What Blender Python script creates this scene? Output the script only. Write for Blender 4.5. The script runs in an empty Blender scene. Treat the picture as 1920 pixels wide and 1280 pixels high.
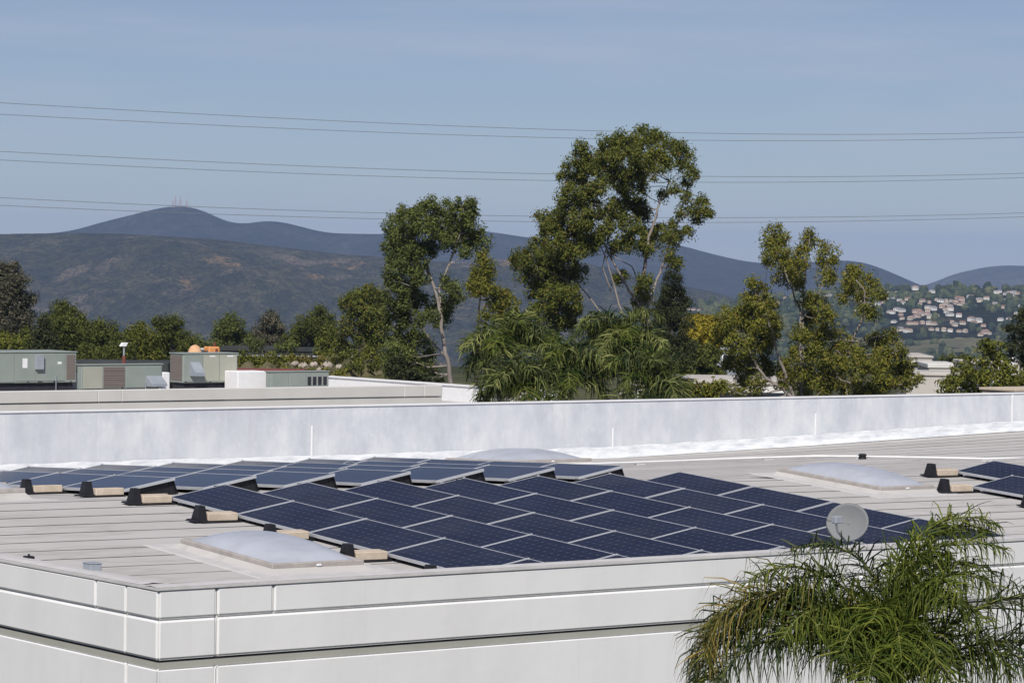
import bpy, math, random
import numpy as np
from mathutils import Matrix, Vector

# ------------------------------------------------------------------ camera, world, sun
S = bpy.context.scene
COL = S.collection
FPX, PITCH, ROLL, YAW, EYE = 5870.0, 0.0248, 0.0138, 0.634, 10.3
_fw = np.array([math.sin(YAW)*math.cos(PITCH), math.cos(YAW)*math.cos(PITCH), -math.sin(PITCH)])
_r0 = np.array([math.cos(YAW), -math.sin(YAW), 0.0])
_u0 = np.cross(_r0, _fw)
CR = _r0*math.cos(ROLL) + _u0*math.sin(ROLL)
CU = -_r0*math.sin(ROLL) + _u0*math.cos(ROLL)
CF = _fw
cam = bpy.data.cameras.new('camera')
cam.sensor_width = 36.0
cam.lens = FPX/1920*36.0
cam.clip_start, cam.clip_end = 0.5, 60000
camo = bpy.data.objects.new('camera', cam)
COL.objects.link(camo)
camo.matrix_world = Matrix(((CR[0], CU[0], -CF[0], 0), (CR[1], CU[1], -CF[1], 0), (CR[2], CU[2], -CF[2], EYE), (0, 0, 0, 1)))
S.camera = camo

SUN_EL = math.radians(43)
SUN_DIR = np.array([-0.69, -0.72, 0.0])
SUN_DIR = SUN_DIR/np.linalg.norm(SUN_DIR)*math.cos(SUN_EL)
SUN_DIR[2] = math.sin(SUN_EL)
world = bpy.data.worlds.new('World')
S.world = world
world.use_nodes = True
nt = world.node_tree
for n in list(nt.nodes):
    nt.nodes.remove(n)
sky = nt.nodes.new('ShaderNodeTexSky')
sky.sky_type = 'NISHITA'
sky.sun_disc = False
sky.sun_elevation = SUN_EL
sky.sun_rotation = math.atan2(SUN_DIR[0], SUN_DIR[1])
sky.altitude = 2000
sky.air_density = 1.0
sky.dust_density = 0.0
sky.ozone_density = 6.0
bg = nt.nodes.new('ShaderNodeBackground')
bg.inputs['Strength'].default_value = 0.066
wout = nt.nodes.new('ShaderNodeOutputWorld')
# thin high cloud streaks over the whole sky
tc = nt.nodes.new('ShaderNodeTexCoord')
mp = nt.nodes.new('ShaderNodeMapping')
mp.inputs['Rotation'].default_value = (0, 0, 0.5)
mp.inputs['Scale'].default_value = (3, 6, 48)
nz = nt.nodes.new('ShaderNodeTexNoise')
nz.inputs['Scale'].default_value = 1.3
nz.inputs['Detail'].default_value = 6
nz.inputs['Roughness'].default_value = 0.62
rp = nt.nodes.new('ShaderNodeMapRange')
rp.inputs['From Min'].default_value = 0.42
rp.inputs['From Max'].default_value = 0.80
rp.inputs['To Min'].default_value = 0.31
rp.inputs['To Max'].default_value = 0.31
mx = nt.nodes.new('ShaderNodeMix')
mx.data_type = 'RGBA'
mx.inputs[7].default_value = (6.2, 5.6, 7.3, 1)
nt.links.new(tc.outputs['Generated'], mp.inputs['Vector'])
nt.links.new(mp.outputs['Vector'], nz.inputs['Vector'])
nt.links.new(nz.outputs['Fac'], rp.inputs['Value'])
nt.links.new(rp.outputs['Result'], mx.inputs[0])
nt.links.new(sky.outputs['Color'], mx.inputs[6])
mx2 = nt.nodes.new('ShaderNodeMix')
mx2.data_type = 'RGBA'
mx2.inputs[7].default_value = (8.6, 8.5, 9.6, 1)
rp2 = nt.nodes.new('ShaderNodeMapRange')
rp2.inputs['From Min'].default_value = 0.46
rp2.inputs['From Max'].default_value = 0.75
rp2.inputs['To Max'].default_value = 0.27
nt.links.new(nz.outputs['Fac'], rp2.inputs['Value'])
nt.links.new(rp2.outputs['Result'], mx2.inputs[0])
nt.links.new(mx.outputs[2], mx2.inputs[6])
nt.links.new(mx2.outputs[2], bg.inputs['Color'])
nt.links.new(bg.outputs['Background'], wout.inputs['Surface'])

sl = bpy.data.lights.new('sun', 'SUN')
sl.energy = 4.15
sl.angle = math.radians(0.53)
sl.color = (1.0, 0.95, 0.875)
suno = bpy.data.objects.new('sun', sl)
COL.objects.link(suno)
suno.rotation_euler = Vector(-SUN_DIR).to_track_quat('-Z', 'Y').to_euler()

S.view_settings.view_transform = 'Standard'
S.view_settings.look = 'None'
S.view_settings.exposure = 0.0
S.view_settings.gamma = 1.0
S.view_settings.use_curve_mapping = False
S.cycles.use_denoising = True
S.cycles.max_bounces = 6
S.cycles.diffuse_bounces = 3
S.cycles.glossy_bounces = 3
S.cycles.transmission_bounces = 4
S.cycles.volume_bounces = 1
S.cycles.transparent_max_bounces = 4

# ------------------------------------------------------------------ helpers
rng = np.random.default_rng(7)
random.seed(7)


def ray(u, v):
    return CF + CR*(u-960)/FPX - CU*(v-640)/FPX


def atd(u, v, d):
    return ray(u, v)*d + np.array([0, 0, EYE])


def aty(u, v, Y):
    r = ray(u, v)
    return r*Y/r[1] + np.array([0, 0, EYE])


def link(o, parent=None, label=None, cat=None, group=None, kind=None):
    COL.objects.link(o)
    if parent is not None:
        o.parent = parent
    if label: o['label'] = label
    if cat: o['category'] = cat
    if group: o['group'] = group
    if kind: o['kind'] = kind
    return o


def empty(name, loc=(0, 0, 0), rot=(0, 0, 0), **k):
    o = bpy.data.objects.new(name, None)
    o.empty_display_size = 0.1
    o.location = loc
    o.rotation_euler = rot
    return link(o, **k)


class MB:
    def __init__(self):
        self.v, self.f = [], []

    def add(self, vs, fs):
        b = len(self.v)
        self.v += [tuple(float(c) for c in p) for p in vs]
        self.f += [tuple(b+i for i in f) for f in fs]
        return self

    def box(self, x0, x1, y0, y1, z0, z1):
        return self.add([(x0, y0, z0), (x1, y0, z0), (x1, y1, z0), (x0, y1, z0), (x0, y0, z1), (x1, y0, z1), (x1, y1, z1), (x0, y1, z1)],
                        [(0, 3, 2, 1), (4, 5, 6, 7), (0, 1, 5, 4), (1, 2, 6, 5), (2, 3, 7, 6), (3, 0, 4, 7)])

    def frust(self, r0, z0, r1, z1):
        """rectangular frustum: r = (x0,x1,y0,y1)"""
        a, b = r0, r1
        return self.add([(a[0], a[2], z0), (a[1], a[2], z0), (a[1], a[3], z0), (a[0], a[3], z0), (b[0], b[2], z1), (b[1], b[2], z1), (b[1], b[3], z1), (b[0], b[3], z1)],
                        [(0, 3, 2, 1), (4, 5, 6, 7), (0, 1, 5, 4), (1, 2, 6, 5), (2, 3, 7, 6), (3, 0, 4, 7)])

    def bbox(self, x0, x1, y0, y1, z0, z1, b):
        """box with all edges chamfered by b"""
        xs, ys, zs = (x0, x1), (y0, y1), (z0, z1)
        vs, idx = [], {}
        for i in (0, 1):
            for j in (0, 1):
                for k in (0, 1):
                    c = (xs[i], ys[j], zs[k])
                    d = (1-2*i, 1-2*j, 1-2*k)
                    for a in range(3):
                        p = [c[q] + (d[q]*b if q != a else 0) for q in range(3)]
                        idx[(i, j, k, a)] = len(vs)
                        vs.append(p)
        fs = []
        for s in (0, 1):
            fs.append([idx[(s, j, k, 0)] for j, k in ((0, 0), (1, 0), (1, 1), (0, 1))][::(1 if s else -1)])
            fs.append([idx[(i, s, k, 1)] for i, k in ((0, 0), (1, 0), (1, 1), (0, 1))][::(-1 if s else 1)])
            fs.append([idx[(i, j, s, 2)] for i, j in ((0, 0), (1, 0), (1, 1), (0, 1))][::(1 if s else -1)])
        for p in (0, 1):
            for q in (0, 1):
                fs.append([idx[(0, p, q, 1)], idx[(1, p, q, 1)], idx[(1, p, q, 2)], idx[(0, p, q, 2)]])
                fs.append([idx[(p, 0, q, 0)], idx[(p, 1, q, 0)], idx[(p, 1, q, 2)], idx[(p, 0, q, 2)]])
                fs.append([idx[(p, q, 0, 0)], idx[(p, q, 1, 0)], idx[(p, q, 1, 1)], idx[(p, q, 0, 1)]])
        for i in (0, 1):
            for j in (0, 1):
                for k in (0, 1):
                    fs.append([idx[(i, j, k, a)] for a in range(3)])
        return self.add(vs, fs)

    def tube(self, pts, radii, n=6, cap=True):
        pts = [np.array(p, float) for p in pts]
        if not hasattr(radii, '__len__'):
            radii = [radii]*len(pts)
        base = len(self.v)
        up = np.array([0.0, 0, 1])
        for i, p in enumerate(pts):
            t = pts[min(i+1, len(pts)-1)] - pts[max(i-1, 0)]
            t = t/(np.linalg.norm(t)+1e-9)
            a = np.cross(t, up)
            if np.linalg.norm(a) < 1e-3:
                a = np.array([1.0, 0, 0])
            a = a/np.linalg.norm(a)
            b = np.cross(a, t)
            for k in range(n):
                w = 2*math.pi*k/n
                self.v.append(tuple(p + radii[i]*(a*math.cos(w)+b*math.sin(w))))
        for i in range(len(pts)-1):
            for k in range(n):
                self.f.append((base+i*n+k, base+i*n+(k+1) % n, base+(i+1)*n+(k+1) % n, base+(i+1)*n+k))
        if cap:
            self.f.append(tuple(base+k for k in range(n))[::-1])
            self.f.append(tuple(base+(len(pts)-1)*n+k for k in range(n)))
        return self

    def mesh(self, name, mat=None, smooth=False):
        m = bpy.data.meshes.new(name)
        m.from_pydata(self.v, [], self.f)
        if mat: m.materials.append(mat)
        if smooth:
            for p in m.polygons: p.use_smooth = True
        # consistent outward normals
        import bmesh
        bm = bmesh.new(); bm.from_mesh(m)
        bmesh.ops.recalc_face_normals(bm, faces=bm.faces)
        bm.to_mesh(m); bm.free()
        return m

    def obj(self, name, mat=None, parent=None, smooth=False, **k):
        return link(bpy.data.objects.new(name, self.mesh(name, mat, smooth)), parent=parent, **k)


def np_mesh(name, verts, nper, mat, tri=False):
    """verts (N, nper, 3): N separate polygons of nper corners"""
    N = verts.shape[0]
    m = bpy.data.meshes.new(name)
    m.vertices.add(N*nper)
    m.vertices.foreach_set('co', verts.reshape(-1).astype(np.float32))
    m.loops.add(N*nper)
    m.loops.foreach_set('vertex_index', np.arange(N*nper, dtype=np.int32))
    m.polygons.add(N)
    m.polygons.foreach_set('loop_start', np.arange(0, N*nper, nper, dtype=np.int32))
    m.polygons.foreach_set('loop_total', np.full(N, nper, dtype=np.int32))
    m.update(calc_edges=True)
    m.validate()
    if mat: m.materials.append(mat)
    return m


def grid_mesh(name, P, mat, smooth=True):
    """P (a,b,3)"""
    a, b = P.shape[:2]
    m = bpy.data.meshes.new(name)
    idx = np.arange(a*b).reshape(a, b)
    F = np.stack([idx[:-1, :-1], idx[1:, :-1], idx[1:, 1:], idx[:-1, 1:]], -1).reshape(-1, 4)
    m.from_pydata(P.reshape(-1, 3).tolist(), [], F.tolist())
    m.materials.append(mat)
    if smooth:
        m.polygons.foreach_set('use_smooth', [True]*len(m.polygons))
    m.update()
    return m


def copy_tree(o, parent=None):
    c = o.copy()
    COL.objects.link(c)
    c.parent = parent
    for ch in [x for x in bpy.data.objects if x.parent == o]:
        copy_tree(ch, c)
    return c


def vnoise(x, y, seed=0):
    """smooth value noise, numpy"""
    xi, yi = np.floor(x).astype(np.int64), np.floor(y).astype(np.int64)
    xf, yf = x-xi, y-yi
    xf, yf = xf*xf*(3-2*xf), yf*yf*(3-2*yf)

    def h(a, b):
        n = (a*374761393 + b*668265263 + seed*1274126177) & 0xffffffff
        n = ((n ^ (n >> 13))*1274126177) & 0xffffffff
        return ((n ^ (n >> 16)) & 0xffff)/65535.0
    return (h(xi, yi)*(1-xf)+h(xi+1, yi)*xf)*(1-yf) + (h(xi, yi+1)*(1-xf)+h(xi+1, yi+1)*xf)*yf


def fbm(x, y, seed=0, o=4):
    s, a, t = 0, 1.0, 0
    for k in range(o):
        s = s + a*vnoise(x*2**k, y*2**k, seed+k); t += a; a *= 0.5
    return s/t - 0.5


# ------------------------------------------------------------------ materials
class NM:
    """small material builder"""
    def __init__(self, name, base=(0.5, 0.5, 0.5), rough=0.8, spec=0.3, metal=0.0):
        self.m = bpy.data.materials.new(name)
        self.m.use_nodes = True
        self.nt = self.m.node_tree
        self.b = self.nt.nodes['Principled BSDF']
        self.b.inputs['Base Color'].default_value = (*base, 1)
        self.b.inputs['Roughness'].default_value = rough
        self.b.inputs['Specular IOR Level'].default_value = spec
        self.b.inputs['Metallic'].default_value = metal

    def n(self, t, **k):
        n = self.nt.nodes.new(t)
        for a, v in k.items():
            if a in n.inputs: n.inputs[a].default_value = v
            else: setattr(n, a, v)
        return n

    def l(self, a, b):
        self.nt.links.new(a, b)

    def coord(self, kind='Position', scale=(1, 1, 1), rot=(0, 0, 0)):
        if kind == 'Position':
            g = self.n('ShaderNodeNewGeometry').outputs['Position']
        else:
            g = self.n('ShaderNodeTexCoord').outputs[kind]
        mp = self.n('ShaderNodeMapping')
        mp.inputs['Scale'].default_value = scale
        mp.inputs['Rotation'].default_value = rot
        self.l(g, mp.inputs['Vector'])
        return mp.outputs['Vector']

    def noise(self, vec, scale, detail=4, rough=0.55):
        n = self.n('ShaderNodeTexNoise')
        n.inputs['Scale'].default_value = scale
        n.inputs['Detail'].default_value = detail
        n.inputs['Roughness'].default_value = rough
        self.l(vec, n.inputs['Vector'])
        return n.outputs['Fac']

    def ramp(self, fac, stops, interp='LINEAR'):
        r = self.n('ShaderNodeValToRGB')
        r.color_ramp.interpolation = interp
        e = r.color_ramp.elements
        while len(e) < len(stops): e.new(0.5)
        for i, (p, c) in enumerate(stops):
            e[i].position = p
            e[i].color = (*c, 1) if len(c) == 3 else c
        self.l(fac, r.inputs['Fac'])
        return r.outputs['Color']

    def mix(self, fac, a, b, mode='MIX'):
        m = self.n('ShaderNodeMix', data_type='RGBA', blend_type=mode)
        for s, i in ((fac, 0), (a, 6), (b, 7)):
            if hasattr(s, 'links') or hasattr(s, 'is_linked'): self.l(s, m.inputs[i])
            elif i == 0: m.inputs[0].default_value = s
            else: m.inputs[i].default_value = (*s, 1)
        return m.outputs[2]

    def col(self, c):
        self.l(c, self.b.inputs['Base Color'])
        return self

    def bump(self, fac, strength=0.3, dist=0.02):
        b = self.n('ShaderNodeBump')
        b.inputs['Strength'].default_value = strength
        b.inputs['Distance'].default_value = dist
        self.l(fac, b.inputs['Height'])
        self.l(b.outputs['Normal'], self.b.inputs['Normal'])
        return self


def mottled(name, c0, c1, scale=3.0, rough=0.8, spec=0.25, vscale=(1, 1, 1), bump=0.0, metal=0, detail=5):
    m = NM(name, c0, rough, spec, metal)
    v = m.coord('Position', vscale)
    f = m.noise(v, scale, detail)
    m.col(m.ramp(f, [(0.3, c0), (0.7, c1)]))
    if bump:
        m.bump(m.noise(m.coord('Position'), scale*8, 3), bump, 0.01)
    return m.m


M = {}
# painted stucco: faint vertical streaks and patches
m = NM('painted_facade', (0.66, 0.66, 0.645), 0.85, 0.2)
v = m.coord('Position', (1, 1, 0.35))
c = m.ramp(m.noise(v, 1.6, 6), [(0.3, (0.74, 0.74, 0.74)), (0.62, (0.79, 0.79, 0.79))])
c = m.mix(m.ramp(m.noise(m.coord('Position', (6, 6, 0.5)), 1.5, 4), [(0.5, (0, 0, 0)), (0.75, (0.25, 0.25, 0.25))]), c, (0.70, 0.70, 0.69))
m.col(c)
c = m.mix(m.ramp(m.noise(m.coord('Position', (11, 11, 0.3)), 1.4, 5, 0.65), [(0.60, (0, 0, 0)), (0.74, (0.4, 0.4, 0.4))]), c, (0.60, 0.59, 0.57))
c = m.mix(m.ramp(m.noise(m.coord('Position', (1, 1, 1.5)), 0.55, 6, 0.6), [(0.5, (0, 0, 0)), (0.7, (0.3, 0.3, 0.3))]), c, (0.64, 0.64, 0.63))
m.col(c)
m.bump(m.noise(m.coord('Position'), 2.5, 5), 0.25, 0.02)
M['facade'] = m.m
M['band'] = mottled('taupe_band', (0.36, 0.36, 0.315), (0.41, 0.41, 0.365), 2.0)
M['coping'] = mottled('coping_membrane', (0.52, 0.51, 0.50), (0.62, 0.61, 0.60), 5.0, vscale=(1, 1, 1), bump=0.3)
# roof membrane
m = NM('roof_membrane', (0.5, 0.48, 0.46), 0.9, 0.15)
p = m.coord('Position')
c = m.ramp(m.noise(m.coord('Position', (0.5, 1.2, 1)), 0.9, 6), [(0.3, (0.470, 0.458, 0.440)), (0.7, (0.545, 0.53, 0.512))])
c = m.mix(m.ramp(m.noise(p, 3.5, 5), [(0.55, (0, 0, 0)), (0.8, (0.4, 0.4, 0.4))]), c, (0.38, 0.36, 0.34))
c = m.mix(m.ramp(m.noise(m.coord('Position', (0.35, 0.9, 1)), 0.7, 5, 0.6), [(0.47, (0, 0, 0)), (0.50, (0.35, 0.35, 0.35)), (0.53, (0, 0, 0))]), c, (0.33, 0.31, 0.29))
c = m.mix(m.ramp(m.noise(m.coord('Position', (0.4, 9, 1)), 2.0, 4), [(0.62, (0, 0, 0)), (0.8, (0.3, 0.3, 0.3))]), c, (0.40, 0.38, 0.36))
m.col(c)
m.bump(m.noise(p, 14, 4), 0.25, 0.01)
M['membrane'] = m.m
m = NM('seam_bitumen', (0.3, 0.28, 0.26), 0.9, 0.1)
m.col(m.ramp(m.noise(m.coord('Position', (1.2, 4, 1)), 1.5, 5), [(0.35, (0.30, 0.285, 0.265)), (0.58, (0.50, 0.485, 0.46))]))
M['seam'] = m.m
# coated parapet
m = NM('coated_parapet', (0.6, 0.64, 0.7), 0.75, 0.25)
c = m.ramp(m.noise(m.coord('Position', (1, 1, 0.6)), 2.2, 7, 0.65), [(0.36, (0.54, 0.57, 0.62)), (0.5, (0.62, 0.65, 0.69)), (0.64, (0.72, 0.74, 0.765))])
c = m.mix(m.ramp(m.noise(m.coord('Position', (1, 1, 0.12)), 1.6, 4), [(0.45, (0, 0, 0)), (0.7, (0.5, 0.5, 0.5))]), c, (0.58, 0.60, 0.64))
c = m.mix(m.ramp(m.noise(m.coord('Position', (9, 9, 0.25)), 1.2, 4, 0.6), [(0.56, (0, 0, 0)), (0.72, (0.45, 0.45, 0.45))]), c, (0.54, 0.55, 0.575))
c = m.mix(m.ramp(m.noise(m.coord('Position', (1, 1, 1)), 6.5, 6, 0.7), [(0.58, (0, 0, 0)), (0.70, (0.4, 0.4, 0.4))]), c, (0.78, 0.79, 0.81))
c = m.mix(m.ramp(m.noise(m.coord('Position', (1, 1, 1)), 0.8, 3), [(0.6, (0, 0, 0)), (0.75, (0.25, 0.25, 0.25))]), c, (0.68, 0.67, 0.60))
m.col(c)
m.bump(m.noise(m.coord('Position'), 5, 4), 0.15, 0.01)
M['coated'] = m.m
m = NM('white_flashing', (0.8, 0.81, 0.83), 0.7, 0.25)
m.col(m.ramp(m.noise(m.coord('Position', (1, 1, 5)), 2.6, 6, 0.7), [(0.3, (0.50, 0.53, 0.57)), (0.58, (0.74, 0.76, 0.78))]))
m.bump(m.noise(m.coord('Position', (1, 1, 4)), 6, 4), 0.5, 0.02)
M['flashing'] = m.m
M['white'] = mottled('white_coating', (0.76, 0.77, 0.78), (0.83, 0.83, 0.83), 4)
M['cream'] = mottled('cream_wall', (0.62, 0.605, 0.58), (0.69, 0.675, 0.65), 0.8)
M['concrete'] = mottled('ballast_concrete', (0.50, 0.42, 0.325), (0.62, 0.53, 0.43), 9, 0.95, 0.1, bump=0.5)
M['black'] = mottled('black_polymer', (0.008, 0.008, 0.011), (0.018, 0.018, 0.022), 8, 0.55, 0.4)
M['alu'] = mottled('anodised_frame', (0.43, 0.45, 0.48), (0.50, 0.52, 0.55), 6, 0.45, 0.5, metal=0.15)
# solar laminate: 6 x 12 cells with clipped corners
m = NM('solar_glass', (0.01, 0.014, 0.04), 0.10, 0.5)
m.b.inputs['IOR'].default_value = 1.11
tcn = m.n('ShaderNodeTexCoord')
sep = m.n('ShaderNodeSeparateXYZ')
m.l(tcn.outputs['Object'], sep.inputs[0])


def mth(op, a, b=None):
    q = m.n('ShaderNodeMath', operation=op)
    for i, s in enumerate((a, b)):
        if s is None: continue
        if isinstance(s, (int, float)): q.inputs[i].default_value = s
        else: m.l(s, q.inputs[i])
    return q.outputs[0]


PW, PL, CELL = 0.798, 1.559, 0.1265
fx = mth('ABSOLUTE', mth('SUBTRACT', mth('FRACT', mth('DIVIDE', mth('SUBTRACT', sep.outputs['X'], (PW-6*CELL)/2), CELL)), 0.5))
fy = mth('ABSOLUTE', mth('SUBTRACT', mth('FRACT', mth('DIVIDE', mth('SUBTRACT', sep.outputs['Y'], (PL-12*CELL)/2), CELL)), 0.5))
gap = mth('GREATER_THAN', mth('MAXIMUM', fx, fy), 0.486)
dia = mth('GREATER_THAN', mth('ADD', fx, fy), 0.875)
mask = mth('MAXIMUM', mth('MULTIPLY', gap, 0.55), dia)
cellv = m.noise(m.coord('Position'), 1.7, 3)
cc = m.ramp(cellv, [(0.3, (0.005, 0.009, 0.026)), (0.7, (0.008, 0.014, 0.038))])
oi = m.n('ShaderNodeObjectInfo')
cc = m.mix(0.6, cc, m.ramp(oi.outputs['Random'], [(0, (0.75, 0.78, 0.85)), (1, (1.35, 1.3, 1.2))]), 'MULTIPLY')
cc = m.mix(m.ramp(m.noise(m.coord('Position', (1, 1, 1)), 0.9, 6, 0.65), [(0.45, (0, 0, 0)), (0.8, (0.10, 0.10, 0.10))]), cc, (0.22, 0.21, 0.20))
m.col(m.mix(mask, cc, (0.085, 0.10, 0.135)))
rr0 = m.n('ShaderNodeMapRange')
m.l(m.noise(m.coord('Position'), 2.2, 4), rr0.inputs['Value'])
rr0.inputs['To Min'].default_value = 0.05
rr0.inputs['To Max'].default_value = 0.20
m.l(rr0.outputs['Result'], m.b.inputs['Roughness'])
M['solar'] = m.m
m = NM('acrylic_dome', (0.44, 0.47, 0.53), 0.35, 0.4)
m.col(m.ramp(m.noise(m.coord('Position', (1, 1, 1)), 2.6, 6, 0.65), [(0.35, (0.40, 0.425, 0.47)), (0.6, (0.46, 0.49, 0.55))]))
M['dome'] = m.m
M['rim'] = mottled('weathered_curb_rim', (0.33, 0.30, 0.28), (0.44, 0.41, 0.385), 7, 0.7)
M['rtu'] = mottled('sage_sheet_metal', (0.245, 0.285, 0.26), (0.30, 0.335, 0.305), 1.3, 0.55, 0.4)
M['rtu_warm'] = mottled('warm_sheet_metal', (0.36, 0.365, 0.30), (0.405, 0.41, 0.345), 1.3, 0.55, 0.4)  # lighter, yellower tone for some access panels
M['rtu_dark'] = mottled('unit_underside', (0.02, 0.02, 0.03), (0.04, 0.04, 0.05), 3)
m = NM('coil_grille', (0.2, 0.17, 0.15), 0.7, 0.3)
w = m.n('ShaderNodeTexWave', wave_type='BANDS', bands_direction='Z')
w.inputs['Scale'].default_value = 9.0
m.l(m.coord('Position'), w.inputs['Vector'])
m.col(m.ramp(w.outputs['Fac'], [(0.2, (0.15, 0.125, 0.11)), (0.8, (0.26, 0.225, 0.20))]))
M['grille'] = m.m
M['grey_metal'] = mottled('grey_metal', (0.27, 0.30, 0.34), (0.34, 0.37, 0.41), 3, 0.5, 0.5)
M['dish'] = mottled('dish_grey', (0.19, 0.20, 0.205), (0.225, 0.235, 0.24), 2, 0.85, 0.1)
M['orange'] = mottled('orange_plastic', (0.62, 0.25, 0.07), (0.72, 0.36, 0.16), 5, 0.6)
M['tarp'] = mottled('tan_orange_tarp', (0.60, 0.34, 0.18), (0.70, 0.45, 0.27), 5, 0.7)
M['red'] = mottled('dull_red', (0.16, 0.05, 0.04), (0.22, 0.075, 0.06), 3)
M['wire'] = NM('conductor', (0.20, 0.22, 0.25), 0.6, 0.3).m
M['mast'] = NM('mast_steel', (0.55, 0.45, 0.42), 0.6, 0.3).m
M['asphalt_roof'] = mottled('dark_roofing', (0.03, 0.035, 0.035), (0.06, 0.065, 0.065), 0.5)
M['tilt_up'] = mottled('tilt_up_concrete', (0.46, 0.43, 0.39), (0.55, 0.52, 0.48), 0.3)
M['bank'] = mottled('dry_bank', (0.07, 0.075, 0.03), (0.20, 0.17, 0.10), 0.5, 0.95, 0.05, bump=0.8)
M['boulder'] = mottled('pale_boulder', (0.30, 0.26, 0.22), (0.46, 0.41, 0.36), 1.5, 0.95, 0.05, bump=0.6)
M['window'] = NM('window_glass', (0.03, 0.035, 0.045), 0.1, 0.5).m
M['door'] = mottled('door_paint', (0.35, 0.36, 0.36), (0.4, 0.41, 0.41), 2)


def leaf_mat(name, stops, trans=0.25):
    m = NM(name, (0.06, 0.08, 0.02), 0.65, 0.10)
    g = m.n('ShaderNodeNewGeometry')
    c = m.ramp(g.outputs['Random Per Island'], stops)
    big = m.noise(m.coord('Position'), 0.35, 3)
    c = m.mix(0.6, c, m.ramp(big, [(0.3, (1.5, 1.48, 1.25)), (0.7, (2.8, 2.65, 2.0))]), 'MULTIPLY')
    m.col(c)
    tr = m.n('ShaderNodeBsdfTranslucent')
    m.l(c, tr.inputs['Color'])
    ms = m.n('ShaderNodeMixShader')
    ms.inputs[0].default_value = trans
    out = m.nt.nodes['Material Output']
    m.l(m.b.outputs['BSDF'], ms.inputs[1])
    m.l(tr.outputs['BSDF'], ms.inputs[2])
    m.l(ms.outputs[0], out.inputs['Surface'])
    return m.m


M['euc'] = leaf_mat('eucalyptus_leaves', [(0, (0.030, 0.042, 0.012)), (0.45, (0.072, 0.088, 0.022)), (0.85, (0.115, 0.125, 0.030)), (1, (0.13, 0.085, 0.035))])
M['euc_warm'] = leaf_mat('eucalyptus_leaves_warm', [(0, (0.040, 0.050, 0.012)), (0.45, (0.095, 0.105, 0.022)), (0.85, (0.145, 0.145, 0.030)), (1, (0.15, 0.10, 0.035))])
M['euc_cool'] = leaf_mat('eucalyptus_leaves_cool', [(0, (0.030, 0.043, 0.017)), (0.5, (0.070, 0.088, 0.030)), (1, (0.125, 0.14, 0.045))])
M['greyleaf'] = leaf_mat('grey_green_leaves', [(0, (0.030, 0.035, 0.026)), (0.6, (0.065, 0.068, 0.052)), (1, (0.15, 0.13, 0.11))])
M['darkleaf'] = leaf_mat('dark_leaves', [(0, (0.014, 0.020, 0.012)), (0.7, (0.034, 0.042, 0.020)), (1, (0.055, 0.06, 0.03))])
M['greenleaf'] = leaf_mat('green_leaves', [(0, (0.026, 0.036, 0.011)), (0.5, (0.056, 0.068, 0.019)), (1, (0.095, 0.102, 0.028))])
M['brightleaf'] = leaf_mat('bright_leaves', [(0, (0.036, 0.050, 0.011)), (0.5, (0.080, 0.092, 0.020)), (1, (0.13, 0.13, 0.03))])
M['yellowleaf'] = leaf_mat('yellow_leaves', [(0, (0.10, 0.09, 0.012)), (0.5, (0.17, 0.15, 0.02)), (1, (0.24, 0.19, 0.03))])
M['palm'] = leaf_mat('palm_leaflets', [(0, (0.018, 0.032, 0.008)), (0.5, (0.045, 0.066, 0.014)), (1, (0.11, 0.12, 0.03))], 0.25)
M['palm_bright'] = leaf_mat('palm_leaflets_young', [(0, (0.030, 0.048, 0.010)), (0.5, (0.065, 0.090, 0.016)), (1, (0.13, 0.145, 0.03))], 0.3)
M['palm_cool'] = leaf_mat('palm_leaflets_shaded', [(0, (0.010, 0.020, 0.011)), (0.5, (0.026, 0.040, 0.019)), (1, (0.075, 0.085, 0.04))], 0.2)  # darker, cooler copy of the leaflets, shade put into the colour
M['palm_brown'] = leaf_mat('palm_leaflets_ageing', [(0, (0.035, 0.038, 0.012)), (0.5, (0.085, 0.080, 0.022)), (1, (0.17, 0.13, 0.05))], 0.2)
M['palm_mid'] = leaf_mat('palm_leaflets_far', [(0, (0.030, 0.046, 0.015)), (0.5, (0.080, 0.100, 0.032)), (1, (0.19, 0.20, 0.09))], 0.25)
M['palm_dead'] = leaf_mat('palm_leaflets_dead', [(0, (0.20, 0.20, 0.19)), (0.5, (0.36, 0.36, 0.35)), (1, (0.55, 0.55, 0.55))], 0.1)
M['rachis'] = mottled('palm_stem', (0.16, 0.18, 0.05), (0.24, 0.25, 0.09), 6)
M['palmtrunk'] = mottled('palm_trunk', (0.20, 0.18, 0.16), (0.32, 0.29, 0.26), 6, bump=0.6)
M['bark'] = mottled('pale_bark', (0.20, 0.17, 0.155), (0.36, 0.32, 0.29), 3, 0.9, 0.1, vscale=(1, 1, 0.3))
M['bark_dark'] = mottled('brown_bark', (0.08, 0.065, 0.05), (0.14, 0.12, 0.10), 3, 0.9, 0.1)

# ------------------------------------------------------------------ terrain and setting
def hdir(u):
    d = ray(u, 500.0).copy()
    return np.array([d[0], d[1]])   # horizontal offset per unit camera depth


VALLEY = -140.0


def ground_z(d, u):
    """ground height by distance: plateau, then a valley"""
    t = np.clip((d-290)/1100, 0, 1)
    return VALLEY*t*t*(3-2*t)


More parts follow.
